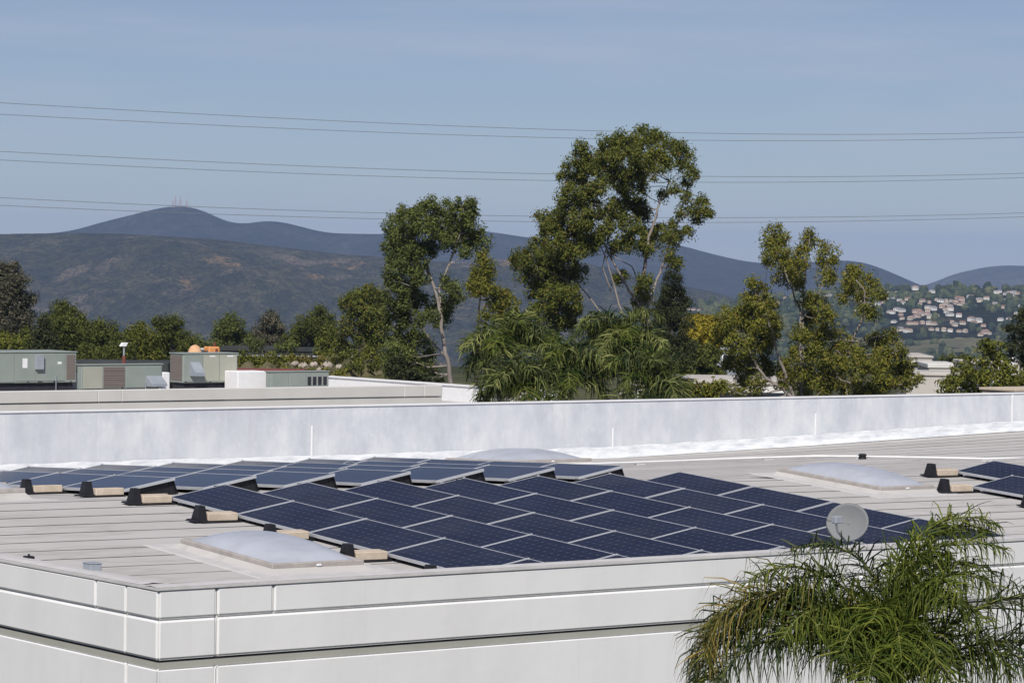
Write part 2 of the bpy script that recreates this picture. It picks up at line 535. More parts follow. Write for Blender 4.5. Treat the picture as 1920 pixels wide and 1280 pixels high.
# ground: one sheet, plateau round the buildings falling to a valley floor that runs to the horizon
gm = NM('ground_scrub', (0.1, 0.1, 0.06), 0.95, 0.05)
pv = gm.coord('Position', (0.01, 0.01, 0.01))
c = gm.ramp(gm.noise(pv, 1.3, 8, 0.65), [(0.35, (0.045, 0.055, 0.030)), (0.5, (0.10, 0.10, 0.055)), (0.65, (0.17, 0.15, 0.10))])
c = gm.mix(gm.ramp(gm.noise(pv, 9, 5), [(0.5, (0, 0, 0)), (0.62, (1, 1, 1))]), c, (0.035, 0.048, 0.025))
gm.col(c)
us = np.concatenate([np.linspace(-26000, -1200, 14), np.linspace(-900, 2900, 60), np.linspace(3300, 28000, 14)])
ds = np.concatenate([np.linspace(-300, 285, 12), np.linspace(300, 1400, 20), np.geomspace(1600, 13600, 30)])
P = np.zeros((len(us), len(ds), 3))
lat, dep = np.array([CR[0], CR[1]])/np.hypot(CR[0], CR[1]), np.array([CF[0], CF[1]])/np.hypot(CF[0], CF[1])
for i, uu in enumerate(us):
    a = (uu-960)/FPX
    for j, d in enumerate(ds):
        L = a*max(abs(d), 300)
        L = max(-13800, min(13800, L))
        xy = lat*L + dep*d
        P[i, j] = (xy[0], xy[1], ground_z(np.float64(max(d, 0)), uu))
g = bpy.data.objects.new('ground', grid_mesh('ground', P, gm.m))
link(g, kind='structure', label='dry scrub ground running out to the valley', cat='ground')


def hill_material(name, dark, mid, bare, warm, sc, bare_amt=0.60, patch=1.0):
    m = NM(name, mid, 0.95, 0.05)
    p = m.coord('Position', (sc, sc, sc*1.3))
    c = m.ramp(m.noise(p, 9, 8, 0.75), [(0.40, dark), (0.60, mid)])
    c = m.mix(0.8, c, m.ramp(m.noise(p, 3.4, 5, 0.6), [(0.38, (0.55, 0.58, 0.55)), (0.62, (1.5, 1.4, 1.25))]), 'MULTIPLY')
    pm = m.ramp(m.noise(p, 1.5*patch, 10, 0.66), [(bare_amt-0.03, (0, 0, 0)), (bare_amt+0.05, (0.8, 0.8, 0.8))])
    c = m.mix(pm, c, bare)
    c = m.mix(m.ramp(m.noise(m.coord('Position', (sc*0.9, sc*0.9, sc*1.2)), 1.9*patch, 10, 0.66), [(bare_amt+0.02, (0, 0, 0)), (bare_amt+0.08, (0.85, 0.85, 0.85))]), c, warm)
    c = m.mix(m.ramp(m.noise(p, 22, 5, 0.7), [(0.66, (0, 0, 0)), (0.70, (0.9, 0.9, 0.9))]), c, bare)
    # individual shrubs
    vo = m.n('ShaderNodeTexVoronoi')
    vo.inputs['Scale'].default_value = 42
    m.l(p, vo.inputs['Vector'])
    c = m.mix(m.ramp(vo.outputs['Distance'], [(0.22, (0.85, 0.85, 0.85)), (0.42, (0, 0, 0))]), c, dark)
    c = m.mix(0.75, c, m.ramp(m.noise(p, 34, 6, 0.7), [(0.36, (0.30, 0.32, 0.30)), (0.64, (2.0, 1.95, 1.8))]), 'MULTIPLY')
    m.col(c)
    m.bump(m.noise(p, 14, 8, 0.75), 1.0, 22.0)
    return m.m


def hill(name, label, crest, D0, D1, zb, mat, amp, wl, seed, nu=260, nt=46, jag=0.0):
    """crest: (u, v) outline points of the skyline, standing at distance D1; the near slope starts at D0"""
    cu = np.array([c[0] for c in crest], float)
    cv = np.array([c[1] for c in crest], float)
    us = np.linspace(cu[0], cu[-1], nu)
    vs = np.interp(us, cu, cv)
    k = np.ones(7)/7
    vs = np.convolve(np.pad(vs, 3, 'edge'), k, 'valid')
    if jag:
        vs = vs + jag*fbm(us/14.0, us*0, seed, 3)
    ts = np.concatenate([np.linspace(0, 1, nt), 1+np.linspace(0.04, 0.5, 8)])
    P = np.zeros((nu, len(ts), 3))
    for i, (u, v) in enumerate(zip(us, vs)):
        top = atd(u, v, D1)
        hd = hdir(u)
        for j, t in enumerate(ts):
            D = D0+(D1-D0)*t
            if t <= 1:
                s = t**0.85
                z = zb+(top[2]-zb)*s
            else:
                z = top[2]-(top[2]-zb)*(t-1)*1.2
            P[i, j] = (hd[0]*D, hd[1]*D, z)
    edge = np.clip((1-ts)*6, 0, 1)*np.clip(ts*8, 0, 1)
    gul = fbm(P[..., 0]/wl, P[..., 1]/wl, seed, 5) - 0.5*np.abs(fbm(P[..., 0]/(wl*0.5), P[..., 1]/(wl*0.5), seed+9, 4))
    P[..., 2] += amp*gul*edge[None, :]
    o = bpy.data.objects.new(name, grid_mesh(name, P, mat))
    return link(o, kind='structure', label=label, cat='hill'), P


M['mountain'] = hill_material('mountain_scrub', (0.020, 0.022, 0.022), (0.038, 0.040, 0.038), (0.075, 0.065, 0.062), (0.06, 0.055, 0.055), 0.0012, 0.66)
M['hillside'] = hill_material('hillside_scrub', (0.034, 0.038, 0.022), (0.105, 0.102, 0.060), (0.25, 0.20, 0.15), (0.42, 0.26, 0.13), 0.0046, 0.585)
M['farhill'] = hill_material('far_hill_scrub', (0.05, 0.05, 0.045), (0.08, 0.075, 0.07), (0.14, 0.12, 0.11), (0.12, 0.1, 0.09), 0.0012, 0.62)
M['townhill'] = hill_material('town_hill_scrub', (0.016, 0.024, 0.016), (0.040, 0.050, 0.030), (0.14, 0.13, 0.085), (0.17, 0.13, 0.09), 0.006, 0.62)
hill('hills', 'bluish far mountain ridge with a peak carrying masts',
     [(-400, 452), (-100, 446), (60, 440), (130, 434), (200, 414), (250, 402), (300, 389), (330, 386), (365, 388), (400, 405), (445, 423), (475, 416), (515, 413), (560, 424), (610, 437), (700, 439), (760, 438), (850, 430), (915, 434), (1000, 447), (1100, 450), (1200, 450), (1270, 458), (1330, 475), (1400, 491), (1440, 494), (1510, 492), (1570, 488), (1610, 489), (1640, 498), (1680, 514), (1715, 530), (1780, 556), (1850, 580)],
     7800, 9000, VALLEY, M['mountain'], 70, 500, 3)
hill('hills', 'pale hazy hill rising at the far right edge',
     [(1560, 570), (1640, 556), (1700, 545), (1750, 530), (1790, 513), (1850, 500), (1890, 497), (1950, 500), (2050, 506), (2300, 520)],
     10300, 11500, VALLEY, M['farhill'], 50, 600, 5, nu=120)
hill('hills', 'scrub covered brown green hillside below the blue mountain',
     [(-400, 446), (-100, 439), (0, 439), (100, 437), (200, 437), (330, 444), (400, 448), (500, 460), (600, 472), (720, 484), (800, 489), (850, 491), (960, 495), (1135, 507), (1250, 528), (1340, 548), (1420, 570), (1500, 600), (1560, 630)],
     4250, 5400, VALLEY, M['hillside'], 110, 230, 11, nu=460, nt=90, jag=1.5)
tho, THP = hill('hills', 'low wooded hill dotted with houses at the right',
     [(1100, 600), (1200, 588), (1290, 580), (1400, 566), (1500, 553), (1600, 546), (1680, 543), (1760, 543), (1850, 545), (1920, 543), (2000, 545), (2300, 560)],
     2600, 3600, -105.0, M['townhill'], 22, 160, 17, nu=200, nt=60)

# mountain masts
for k, (u, vt, vb, wd) in enumerate([(329, 367, 387.5, 2.6), (338, 369, 387.5, 3.2), (350, 373, 388, 2.2), (324, 376, 388.5, 1.8)]):
    b = atd(u, vb, 8990); t = atd(u, vt, 8990)
    h = t[2]-b[2]
    mb = MB()
    for sx, sy in ((-1, -1), (1, -1), (1, 1), (-1, 1)):
        mb.tube([(sx*wd, sy*wd, -3), (sx*wd*0.55, sy*wd*0.55, h*0.6), (sx*0.5, sy*0.5, h)], [0.55, 0.45, 0.35], 4)
    for q in range(6):
        z = h*q/6; w2 = wd*(1-0.75*q/6)
        mb.tube([(-w2, -w2, z), (w2, -w2, z+h/9)], 0.3, 3)
        mb.tube([(w2, -w2, z), (-w2, -w2, z+h/9)], 0.3, 3)
        mb.tube([(-w2, w2, z), (-w2, -w2, z+h/9)], 0.3, 3)
    names = ['tallest lattice mast, leftmost of the three tall ones on the mountain peak', 'wide lattice mast in the middle of the three on the mountain peak',
             'shorter lattice mast standing rightmost on the mountain peak', 'faint small mast left of the tall masts on the peak']
    e = empty('antenna_mast', b, label=names[k], cat='mast', group='masts on the peak')
    mb.obj('lattice', M['mast'], e)
    MB().tube([(0, 0, h*0.96), (0, 0, h*1.06)], 0.35, 4).obj('aerial', M['mast'], e)

# ------------------------------------------------------------------ near building
XC, YC = 14.16, 24.60
ZT, ZG, ZD, ZB = 7.334, 7.038, 6.674, 6.595
XR, YW = 62.0, 43.06


def zr(x, y):
    f = 7.292 - 0.0069*(x-20.13) + 0.0619*(min(y, 33.9)-33.354)
    if y <= 33.9: return f
    zb = float(np.interp(x, [14, 34, 38.6, 43.7, 62], [6.94, 6.92, 7.04, 7.19, 7.23]))
    t = (y-33.9)/(YW-33.9)
    return f*(1-t)+zb*t


def at_roof(u, v, dz=0.0):
    r = ray(u, v)
    lo, hi = 15.0, 90.0
    d = lo
    prev = None
    while d < hi:
        p = r*d + np.array([0, 0, EYE])
        if p[1] > 24.8 and p[2] < zr(p[0], p[1])+dz:
            return p
        d += 0.02
    return p


bld = empty('white_building', (XC, YC, 0), label='low white building with solar panels on its flat roof', cat='building')
# wall body
mb = MB()
mb.box(0.03, XR-XC, 0.03, 0.27, 0.0, ZT-0.03)          # front wall + parapet
mb.box(0.03, 0.27, 0.27, YW-YC, 0.0, ZT-0.03)          # left wall + parapet
mb.box(XR-XC-0.25, XR-XC-0.003, 0.27, YW-YC, 0, ZT-0.03)
wall = mb.obj('wall', M['facade'], bld)
# facade pieces (chamfered, so that the joints are real grooves)
def fpanel(side, a0, a1, z0, z1, mat='facade', proud=0.0, ch=0.021, name='facade_panel'):
    mb = MB()
    if side == 'front':
        mb.bbox(a0, a1, 0.0-proud, 0.034, z0, z1, ch)
    else:
        mb.bbox(-0.003-proud, 0.034, a0, a1, z0, z1, ch)
    return mb.obj(name, M[mat], wall)


G = 0.005
F1, F2 = 14.78-XC, 15.39-XC
Lf1, Lf2 = 25.19-YC, 25.76-YC
EX, EY = XR-XC, YW-YC
c1 = (ZG+0.005, ZT-0.025)
c2 = (ZD, ZG-0.005)
for side, cuts in (('front', [0.004, F1, F2, EX]), ('left', [0.004, Lf1, Lf2, EY])):
    for a, b in zip(cuts[:-1], cuts[1:]):
        fpanel(side, a+G, b-G, *c1)
    for a, b in zip([cuts[0], cuts[1]], [cuts[1], cuts[3]]):
        fpanel(side, a+G, b-G, *c2)
        fpanel(side, a+G, b-G, 0.4, ZB-0.002, proud=-0.012)
    # reveal band below the cornice
mb = MB()
mb.box(0.026, EX, 0.020, 0.03, ZB, ZD-0.024)
mb.box(0.018, 0.03, 0.031, EY, ZB, ZD-0.024)
mb.obj('reveal_band', M['band'], bld)
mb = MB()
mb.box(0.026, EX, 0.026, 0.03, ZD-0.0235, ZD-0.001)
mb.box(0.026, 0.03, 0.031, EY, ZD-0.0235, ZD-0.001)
mb.obj('reglet_shade', M['rtu_dark'], bld)  # near-black recessed slot; the cornice shadow line is put into its colour
# coping, slightly ragged membrane edge
def ragged(n, L, seed):
    r = np.random.default_rng(seed)
    return np.linspace(0, L, n), r.normal(0, 0.012, n).cumsum()*0.0 + r.uniform(-0.02, 0.02, n)


mb = MB()
mb.box(-0.012, EX, -0.012, 0.30, ZT-0.027, ZT-0.004)
mb.box(-0.010, 0.30, 0.303, EY, ZT-0.027, ZT-0.006)
cop = mb.obj('coping', M['coping'], bld)
xs, rr = ragged(160, EX, 4)
Pg = np.array([[(x, 0.02+r_*0.6, ZT-0.002), (x, 0.15+r_, ZT+0.006), (x, 0.33+r_, ZT-0.01)] for x, r_ in zip(xs, rr)])
link(bpy.data.objects.new('membrane_lap', grid_mesh('membrane_lap', Pg, M['coping'], False)), parent=cop)
ys, rr = ragged(110, EY, 5)
Pg = np.array([[(0.02+r_*0.8, y+0.34, ZT-0.003), (0.14+r_, y+0.34, ZT+0.008), (0.34+r_, y+0.34, ZT-0.012)] for y, r_ in zip(ys[:-3], rr)])
link(bpy.data.objects.new('membrane_lap', grid_mesh('membrane_lap', Pg, M['coping'], False)), parent=cop)

# roof deck + membrane sheets laid along x, lap seams between them
XB = [XC+0.27, 20, 27, 34, 38.6, 43.7, XR-0.25]
def strip(y0, y1, dz, wob=0.0, seed=0):
    r = np.random.default_rng(seed)
    xs = np.unique(np.concatenate([np.linspace(XB[0], XB[-1], 40), XB]))
    P = []
    w0, w1 = r.uniform(-wob, wob, len(xs)), r.uniform(-wob, wob, len(xs))
    for i, x in enumerate(xs):
        P.append([(x-XC, y0+w0[i]-YC, zr(x, y0)+dz), (x-XC, y1+w1[i]-YC, zr(x, y1)+dz)])
    return np.array(P)


rows = np.concatenate([np.linspace(YC+0.27, 33.9, 18), np.linspace(33.9, YW-0.01, 22)[1:]])
xs = np.array(sorted(XB+[17, 23, 30, 50, 56]))
Pd = np.array([[(x-XC, y-YC, zr(x, y)) for y in rows] for x in xs])
roof = link(bpy.data.objects.new('roof', grid_mesh('roof', Pd, M['seam'], False)), parent=bld)
y, k = YC+0.272, 0
brk = [33.9]
sheet_rng = np.random.default_rng(3)
while y < YW-0.06:
    w = 0.56
    y1 = min(y+w, YW-0.03)
    if y < 33.9 < y1: y1 = 33.9
    if y1-y > 0.05:
        link(bpy.data.objects.new('roof_sheet', grid_mesh('roof_sheet', strip(y, y1, 0.007, 0.008, k), M['membrane'], False)), parent=roof)
    y = y1 + (0.002 if y1 == 33.9 else sheet_rng.choice([0.032, 0.04, 0.05, 0.022]))
    k += 1

# rear parapet: coated wall panels, cap, base flashing, joint strips
par = empty('rear_parapet', (0, YW-YC, 0), parent=bld)
jx = [15.5, 21.9, 27.63, 33.88, 38.62, 43.7, 49.2, 55.0, 61.5]
for a, b in zip(jx[:-1], jx[1:]):
    MB().box(a-XC+0.006, b-XC-0.006, 0, 0.26, 6.5, 7.915).obj('parapet_panel', M['coated'], par)
MB().box(jx[0]-XC, jx[-1]-XC, 0.006, 0.25, 6.4, 7.90).obj('backing_wall', M['coated'], par)
MB().box(jx[0]-XC, jx[-1]-XC, -0.02, 0.28, 7.917, 7.932).obj('cap', M['white'], par)
r = np.random.default_rng(12)
xs = np.linspace(jx[0], jx[-1], 220)
Pf = []
for x in xs:
    z0 = zr(x, YW-0.05)
    a, b, c_ = r.uniform(-0.012, 0.012, 3)
    Pf.append([(x-XC, -0.13+a, z0+0.012), (x-XC, -0.055+b*0.5, z0+0.085), (x-XC, -0.012, z0+0.20+c_), (x-XC, -0.006, z0+0.205+c_)])
fl = link(bpy.data.objects.new('base_flashing', grid_mesh('base_flashing', np.array(Pf), M['flashing'], False)), parent=par)
for x, zt in ((27.63, 7.62), (33.88, 7.45), (38.62, 7.62), (43.7, 7.915), (49.2, 7.6)):
    z0 = zr(x, YW)+0.12
    MB().bbox(x-XC-0.02, x-XC+0.02, -0.014, 0.0, z0, zt, 0.006).obj('joint_strip', M['white'], par)

# ------------------------------------------------------------------ solar arrays
TILT = math.radians(10)
PITCH_X, PITCH_Y, XV0, YV0 = 1.213, 1.58, 20.13, 33.354


def make_panel():
    root = bpy.data.objects.new('solar_panel', None)
    root.empty_display_size = 0.1
    COL.objects.link(root)
    # local: x from the low edge to the high edge, y along the long side (0..-PL towards the front)
    fr = MB()
    d, w = 0.040, 0.012
    fr.bbox(0, PW, -w, 0, -d, 0, 0.003)
    fr.bbox(0, PW, -PL, -PL+w, -d, 0, 0.003)
    fr.bbox(0, w, -PL+w, -w, -d, -0.0005, 0.003)
    fr.bbox(PW-w, PW, -PL+w, -w, -d, -0.0005, 0.003)
    f = fr.obj('frame', M['alu'], root)
    f.rotation_euler = (0, -TILT, 0); f.location = (0, 0, 0.085)
    lam = MB().box(0.010, PW-0.010, 0.010, PL-0.010, -0.006, -0.003).obj('laminate', M['solar'], root)
    lam.rotation_euler = (0, -TILT, 0); lam.location = (0, -PL, 0.085)
    jb = MB().box(0.34, 0.46, -0.28, -0.17, -0.03, -0.0065).obj('junction_box', M['black'], root)
    jb.rotation_euler = (0, -TILT, 0); jb.location = (0, 0, 0.085)
    cx, zh = PW*math.cos(TILT), 0.085+PW*math.sin(TILT)
    for y in (-0.09, -PL+0.05):
        b = MB()
        b.add([(cx-0.05, y, 0.006), (cx+0.045, y, 0.006), (cx+0.0, y, zh-0.046), (cx-0.06, y, zh-0.056),
               (cx-0.05, y+0.04, 0.006), (cx+0.045, y+0.04, 0.006), (cx+0.0, y+0.04, zh-0.046), (cx-0.06, y+0.04, zh-0.056)],
              [(0, 1, 2, 3), (4, 7, 6, 5), (0, 4, 5, 1), (1, 5, 6, 2), (2, 6, 7, 3), (3, 7, 4, 0)])
        b.add([(0.25, y+0.008, 0.075), (0.30, y+0.008, 0.03), (cx-0.04, y+0.008, 0.02), (cx-0.04, y+0.008, zh-0.06),
               (0.25, y+0.03, 0.075), (0.30, y+0.03, 0.03), (cx-0.04, y+0.03, 0.02), (cx-0.04, y+0.03, zh-0.06)],
              [(0, 1, 2, 3), (4, 7, 6, 5), (0, 4, 5, 1), (1, 5, 6, 2), (2, 6, 7, 3), (3, 7, 4, 0)])
        b.obj('support_leg', M['black'], root)
        MB().box(-0.02, 0.07, y, y+0.05, 0.004, 0.05).obj('support_foot', M['black'], root)
    MB().add([(cx+0.06, -PL+0.02, 0.012), (cx+0.06, -0.02, 0.012), (cx-0.004, -0.02, zh-0.044), (cx-0.004, -PL+0.02, zh-0.044),
              (cx+0.052, -PL+0.02, 0.012), (cx+0.052, -0.02, 0.012), (cx-0.012, -0.02, zh-0.044), (cx-0.012, -PL+0.02, zh-0.044)],
             [(0, 1, 2, 3), (4, 7, 6, 5), (0, 4, 5, 1), (1, 5, 6, 2), (2, 6, 7, 3), (3, 7, 4, 0)]).obj('wind_deflector', M['black'], root)
    MB().bbox(cx-0.030, cx-0.006, -0.035, -0.004, zh-0.02, zh+0.010, 0.003).obj('clip', M['alu'], root)
    return root


def make_tray():
    root = bpy.data.objects.new('ballast_bracket', None)
    root.empty_display_size = 0.1
    COL.objects.link(root)
    MB().box(-0.52, 0.02, -0.12, 0.12, 0.002, 0.014).obj('tray', M['black'], root)
    MB().frust((-0.62, -0.41, -0.10, 0.10), 0.014, (-0.60, -0.42, -0.09, 0.09), 0.032).frust((-0.555, -0.425, -0.075, 0.075), 0.032, (-0.525, -0.445, -0.05, 0.05), 0.195).obj('post', M['black'], root)
    return root


def make_block():
    return MB().bbox(-0.415, -0.01, -0.095, 0.095, 0.016, 0.108, 0.008).obj('concrete_block', M['concrete'])


P0, T0, B0 = make_panel(), make_tray(), make_block()
used = {'p': False, 't': False, 'b': False}
ORD = ['first', 'second', 'third', 'fourth', 'fifth', 'sixth', 'seventh', 'eighth']


def put(proto, key, loc, rot, label, cat, group):
    o = proto if not used[key] else copy_tree(proto)
    used[key] = True
    o.location = loc
    o.rotation_euler = rot
    o['label'], o['category'], o['group'] = label, cat, group
    return o


def slope_rot(x, y):
    sy = (zr(x, y+0.2)-zr(x, y-0.2))/0.4
    sx = (zr(x+0.2, y)-zr(x-0.2, y))/0.4
    return (math.atan(sy), -math.atan(sx), 0)


CXW = PW*math.cos(TILT)
def array(name, cols, tray_all_first=True):
    """cols: list of (column x of the high corner, y of the back corner, rows)"""
    for c, (xv, yv, n) in enumerate(cols):
        for j in range(n):
            x0, yb = xv-CXW, yv-PITCH_Y*j
            ym = yb-PL/2
            rot = slope_rot(xv-0.4, ym)
            z = zr(x0, yb)+0.006
            put(P0, 'p', (x0, yb, z+rng.normal(0, 0.0015)), (rot[0]+rng.normal(0, 0.0012), rot[1]+rng.normal(0, 0.0015), 0),
                f'dark solar panel, {name}, {ORD[c]} column from left, {ORD[j]} row from the back', 'solar panel', f'solar panels of the {name}')
        for j in range(n+1):
            if not (c == 0 or name == 'right array' or j in (0, n)):
                continue
            if name == 'back array' and c > 0 and j == 0: continue
            x0, yb = xv-CXW, yv-PITCH_Y*j+0.01
            if yb < YC+0.5: continue
            dxr = rng.normal(0, 0.015)
            loc = (x0-0.012+dxr, yb, zr(x0-0.25, yb)+0.010)
            rot = slope_rot(x0-0.25, yb-0.1 if j else yb-0.25)
            if not (name == 'back array' and c > 0): put(T0, 't', loc, rot, f'black ballast post, {name}, left of {ORD[c]} column, {ORD[j]} joint from back', 'bracket', 'ballast brackets')
            if not (name == 'back array' and c > 0): put(B0, 'b', (loc[0]+0.002, loc[1], loc[2]), (rot[0], rot[1], rng.normal(0, 0.02)), f'tan concrete block, {name}, left of {ORD[c]} column, {ORD[j]} joint from back', 'concrete block', 'ballast blocks')


array('front array', [(XV0+PITCH_X*c, YV0, 5) for c in range(7)])
array('back array', [(XV0+0.02+PITCH_X*c, 34.60+PITCH_Y*4-0.02, 4) for c in range(7)])
array('right array', [(33.74-PITCH_X, 33.62-PITCH_Y, 3), (33.74, 33.62, 4), (33.74+PITCH_X, 33.62, 4)])


# ------------------------------------------------------------------ skylights
def dome_mesh(w, l, h, n=18):
    P = np.zeros((n+1, n+1, 3))
    for i in range(n+1):
        for j in range(n+1):
            a, b = -1+2*i/n, -1+2*j/n
            P[i, j] = (a*w/2, b*l/2, h*(max(0, 1-abs(a)**2.6)**0.75)*(max(0, 1-abs(b)**2.6)**0.75))
    return P


def skylight(x, y, w, l, label, hcurb=0.085, hd=0.17):
    s = slope_rot(x, y)
    e = empty('skylight', (x, y, zr(x, y)+0.008), s, label=label, cat='skylight', group='skylights')
    r = np.random.default_rng(int(x*10))
    MB().frust((-w/2-0.30, w/2+0.30, -l/2-0.30, l/2+0.30), -0.002, (-w/2-0.28, w/2+0.28, -l/2-0.28, l/2+0.28), 0.005).obj('flashing_sheet', M['coping'], e)
    MB().frust((-w/2-0.07, w/2+0.07, -l/2-0.07, l/2+0.07), 0.005, (-w/2+0.015, w/2-0.015, -l/2+0.015, l/2-0.015), hcurb-0.02).obj('curb', M['membrane'], e)
    rim = MB()
    z0, z1, t = hcurb-0.035, hcurb+0.025, 0.05
    rim.bbox(-w/2, w/2, -l/2, -l/2+t, z0, z1, 0.010)
    rim.bbox(-w/2, w/2, l/2-t, l/2, z0, z1, 0.010)
    rim.bbox(-w/2, -w/2+t, -l/2+t-0.01, l/2-t+0.01, z0+0.001, z1-0.001, 0.010)
    rim.bbox(w/2-t, w/2, -l/2+t-0.01, l/2-t+0.01, z0+0.001, z1-0.001, 0.010)
    rm = rim.obj('rim', M['rim'], e)
    MB().bbox(-0.03, 0.03, -l/2-0.012, -l/2+0.002, hcurb-0.02, hcurb+0.005, 0.004).obj('latch', M['white'], rm)
    d = bpy.data.objects.new('dome', grid_mesh('dome', dome_mesh(w-0.10, l-0.10, hd), M['dome']))
    link(d, parent=e)
    d.location = (0, 0, hcurb+0.012)
    return e


def sky_from(c_left, c_right, h):
    a, b = at_roof(*c_left, dz=h), at_roof(*c_right, dz=h)
    return (a+b)/2, a, b


for cl, cr, lab in (((337, 1010), (683, 1050), 'large white domed skylight in front of the solar panels at left'),
                    ((1457, 882), (1752, 910), 'white domed skylight right of the front array')):
    c_, a, b = sky_from(cl, cr, 0.11)
    skylight(c_[0], c_[1], abs(b[0]-a[0]), abs(b[1]-a[1]), lab)
skylight(30.45, 41.2, 1.6, 1.9, 'pale skylight dome peeking over the back array before the parapet', 0.10, 0.17)
skylight(17.35, 35.3, 1.1, 1.9, 'skylight dome cut off by the left edge of the picture', 0.12, 0.20)

# ------------------------------------------------------------------ small things on the roof
pts = [at_roof(u, v, 0.05) for u, v in ((1030, 872), (1090, 869.5), (1200, 866), (1320, 861.5), (1440, 857), (1530, 854.5), (1615, 855), (1750, 857.5), (1850, 859.5), (1925, 858))]
e = empty('roof_pipe', (pts[0][0], pts[0][1], zr(pts[0][0], pts[0][1])), label='long thin white pipe running across the roof behind the skylight', cat='pipe')
MB().tube([np.array(p)-np.array(e.location) for p in pts], 0.017, 8).obj('pipe', M['white'], e, smooth=True)
for p in pts[2:-1:2]:
    q = np.array(p)-np.array(e.location)
    MB().bbox(q[0]-0.08, q[0]+0.08, q[1]-0.05, q[1]+0.05, q[2]-0.075, q[2]-0.026, 0.006).obj('pipe_block', M['coping'], e)
p = at_roof(1617, 858, 0.03)
e = empty('roof_drain', p, label='tiny black cap beside the white roof pipe', cat='cap')
MB().tube([(0, 0, -0.03), (0, 0, 0.04)], [0.07, 0.06], 10).obj('collar', M['black'], e)
MB().tube([(0, 0, 0.04), (0, 0, 0.07)], [0.085, 0.05], 10).obj('hood', M['black'], e)
e = empty('conduit_loop', at_roof(655, 880, 0.1), label='small grey conduit loop standing behind the back array', cat='conduit')
MB().tube([(0.16*math.cos(t), 0, 0.12*math.sin(t)) for t in np.linspace(0, math.pi, 12)], 0.010, 6).obj('conduit', M['grey_metal'], e)
MB().box(-0.2, -0.12, -0.05, 0.05, -0.03, 0.02).obj('foot', M['grey_metal'], e)
MB().box(0.12, 0.2, -0.05, 0.05, -0.03, 0.02).obj('foot', M['grey_metal'], e)
e = empty('junction_box', (14.46, 26.38, ZT-0.02), label='small grey box on the left parapet near the corner', cat='box')
MB().bbox(-0.06, 0.06, -0.08, 0.08, -0.01, 0.075, 0.006).obj('housing', M['grey_metal'], e)
MB().bbox(-0.065, 0.065, -0.085, 0.085, 0.075, 0.085, 0.003).obj('lid', M['grey_metal'], e)
e = empty('anchor_clip', (14.5, 27.75, ZT-0.02), label='little dark clip on the left parapet by the picture edge', cat='clip')
MB().bbox(-0.04, 0.04, -0.05, 0.05, 0.0, 0.03, 0.004).obj('plate', M['black'], e)
MB().tube([(0, 0, 0.03), (0, 0, 0.05)], 0.012, 6).obj('bolt', M['black'], e)

# satellite dish behind the palm
e = empty('satellite_dish', (26.75*0+0, 0, 0), label='round grey satellite dish on the roof behind the palm', cat='satellite dish')
pd = at_roof(1592, 1018, 0.55)
dc = atd(1592, 982, float(np.dot(pd-np.array([0, 0, EYE]), CF)))
dpt = float(np.dot(pd-np.array([0, 0, EYE]), CF))
e.location = (dc[0], dc[1], zr(dc[0], dc[1])+0.012)
hz = dc[2]-e.location[2]
R = 38/FPX*dpt
fwd = np.array([-0.80, -0.50, 0.34]); fwd /= np.linalg.norm(fwd)
rt = np.cross(fwd, (0, 0, 1)); rt /= np.linalg.norm(rt)
upv = np.cross(rt, fwd)
Pm = []
for i in range(9):
    rr_ = i/8
    Pm.append([np.array([0, 0, hz]) + rt*R*1.08*rr_*math.cos(t) + upv*R*rr_*math.sin(t) + fwd*(rr_**2)*0.07 for t in np.linspace(0, 2*math.pi, 41)])
ob = link(bpy.data.objects.new('reflector', grid_mesh('reflector', np.array(Pm), M['dish'])), parent=e)
sm = ob.modifiers.new('thick', 'SOLIDIFY'); sm.thickness = 0.012
c0 = np.array([0, 0, hz])
MB().tube([c0-upv*R*0.95+fwd*0.05, c0-upv*R*0.9+fwd*0.40, c0-upv*0.12+fwd*0.52], 0.014, 6).obj('feed_arm', M['grey_metal'], e)
MB().bbox(*(c0[0]+fwd[0]*0.52-0.05, c0[0]+fwd[0]*0.52+0.05, fwd[1]*0.52-0.04, fwd[1]*0.52+0.04, (c0-upv*0.1+fwd*0.52)[2]-0.04, (c0-upv*0.1+fwd*0.52)[2]+0.04), 0.01).obj('feed_horn', M['grey_metal'], e)
MB().tube([(0, 0, 0), (0, 0, hz*0.6), c0-fwd*0.06], 0.024, 8).obj('mast', M['grey_metal'], e)
MB().box(-0.22, 0.22, -0.22, 0.22, -0.002, 0.02).obj('base_plate', M['grey_metal'], e)

# ------------------------------------------------------------------ second building with rooftop units
Y2, X2A, X2B = 99.2, 34.0, 69.6
Z2 = 5.57
X2C = 75.5
b2 = empty('cream_building', (X2A, Y2, 0), label='cream low building beyond the blue white parapet, air conditioners on top', cat='building')
MB().box(0, X2B-X2A, 0, 0.3, 0, Z2-0.43-0.02).obj('wall', M['cream'], b2)
for a, b in ((0, 20.52), (20.52, 21.48), (21.48, 33.81), (33.81, 34.74), (34.74, X2B-X2A)):
    MB().bbox(a+0.004, b-0.004, -0.05, 0.3, Z2-0.43, Z2, 0.02).obj('cornice_panel', M['cream'], b2)
MB().box(X2B-X2A+0.01, X2C-X2A, 0.02, 0.3, 0, 4.66).obj('low_wall', M['cream'], b2)
MB().box(X2C-X2A-0.3, X2C-X2A, 0.31, 17.0, 0, 5.19).obj('side_parapet', M['white'], b2)
MB().box(X2C-X2A-0.36, X2C-X2A+0.04, 0.29, 17.02, 5.193, 5.25).obj('side_coping', M['white'], b2)
MB().box(0, X2C-X2A-0.31, 0.31, 17.0, 4.2, 4.55).obj('roof', M['membrane'], b2)
ROOF2 = 4.55


def on_y(u, v, dy):
    return aty(u, v, Y2+dy)


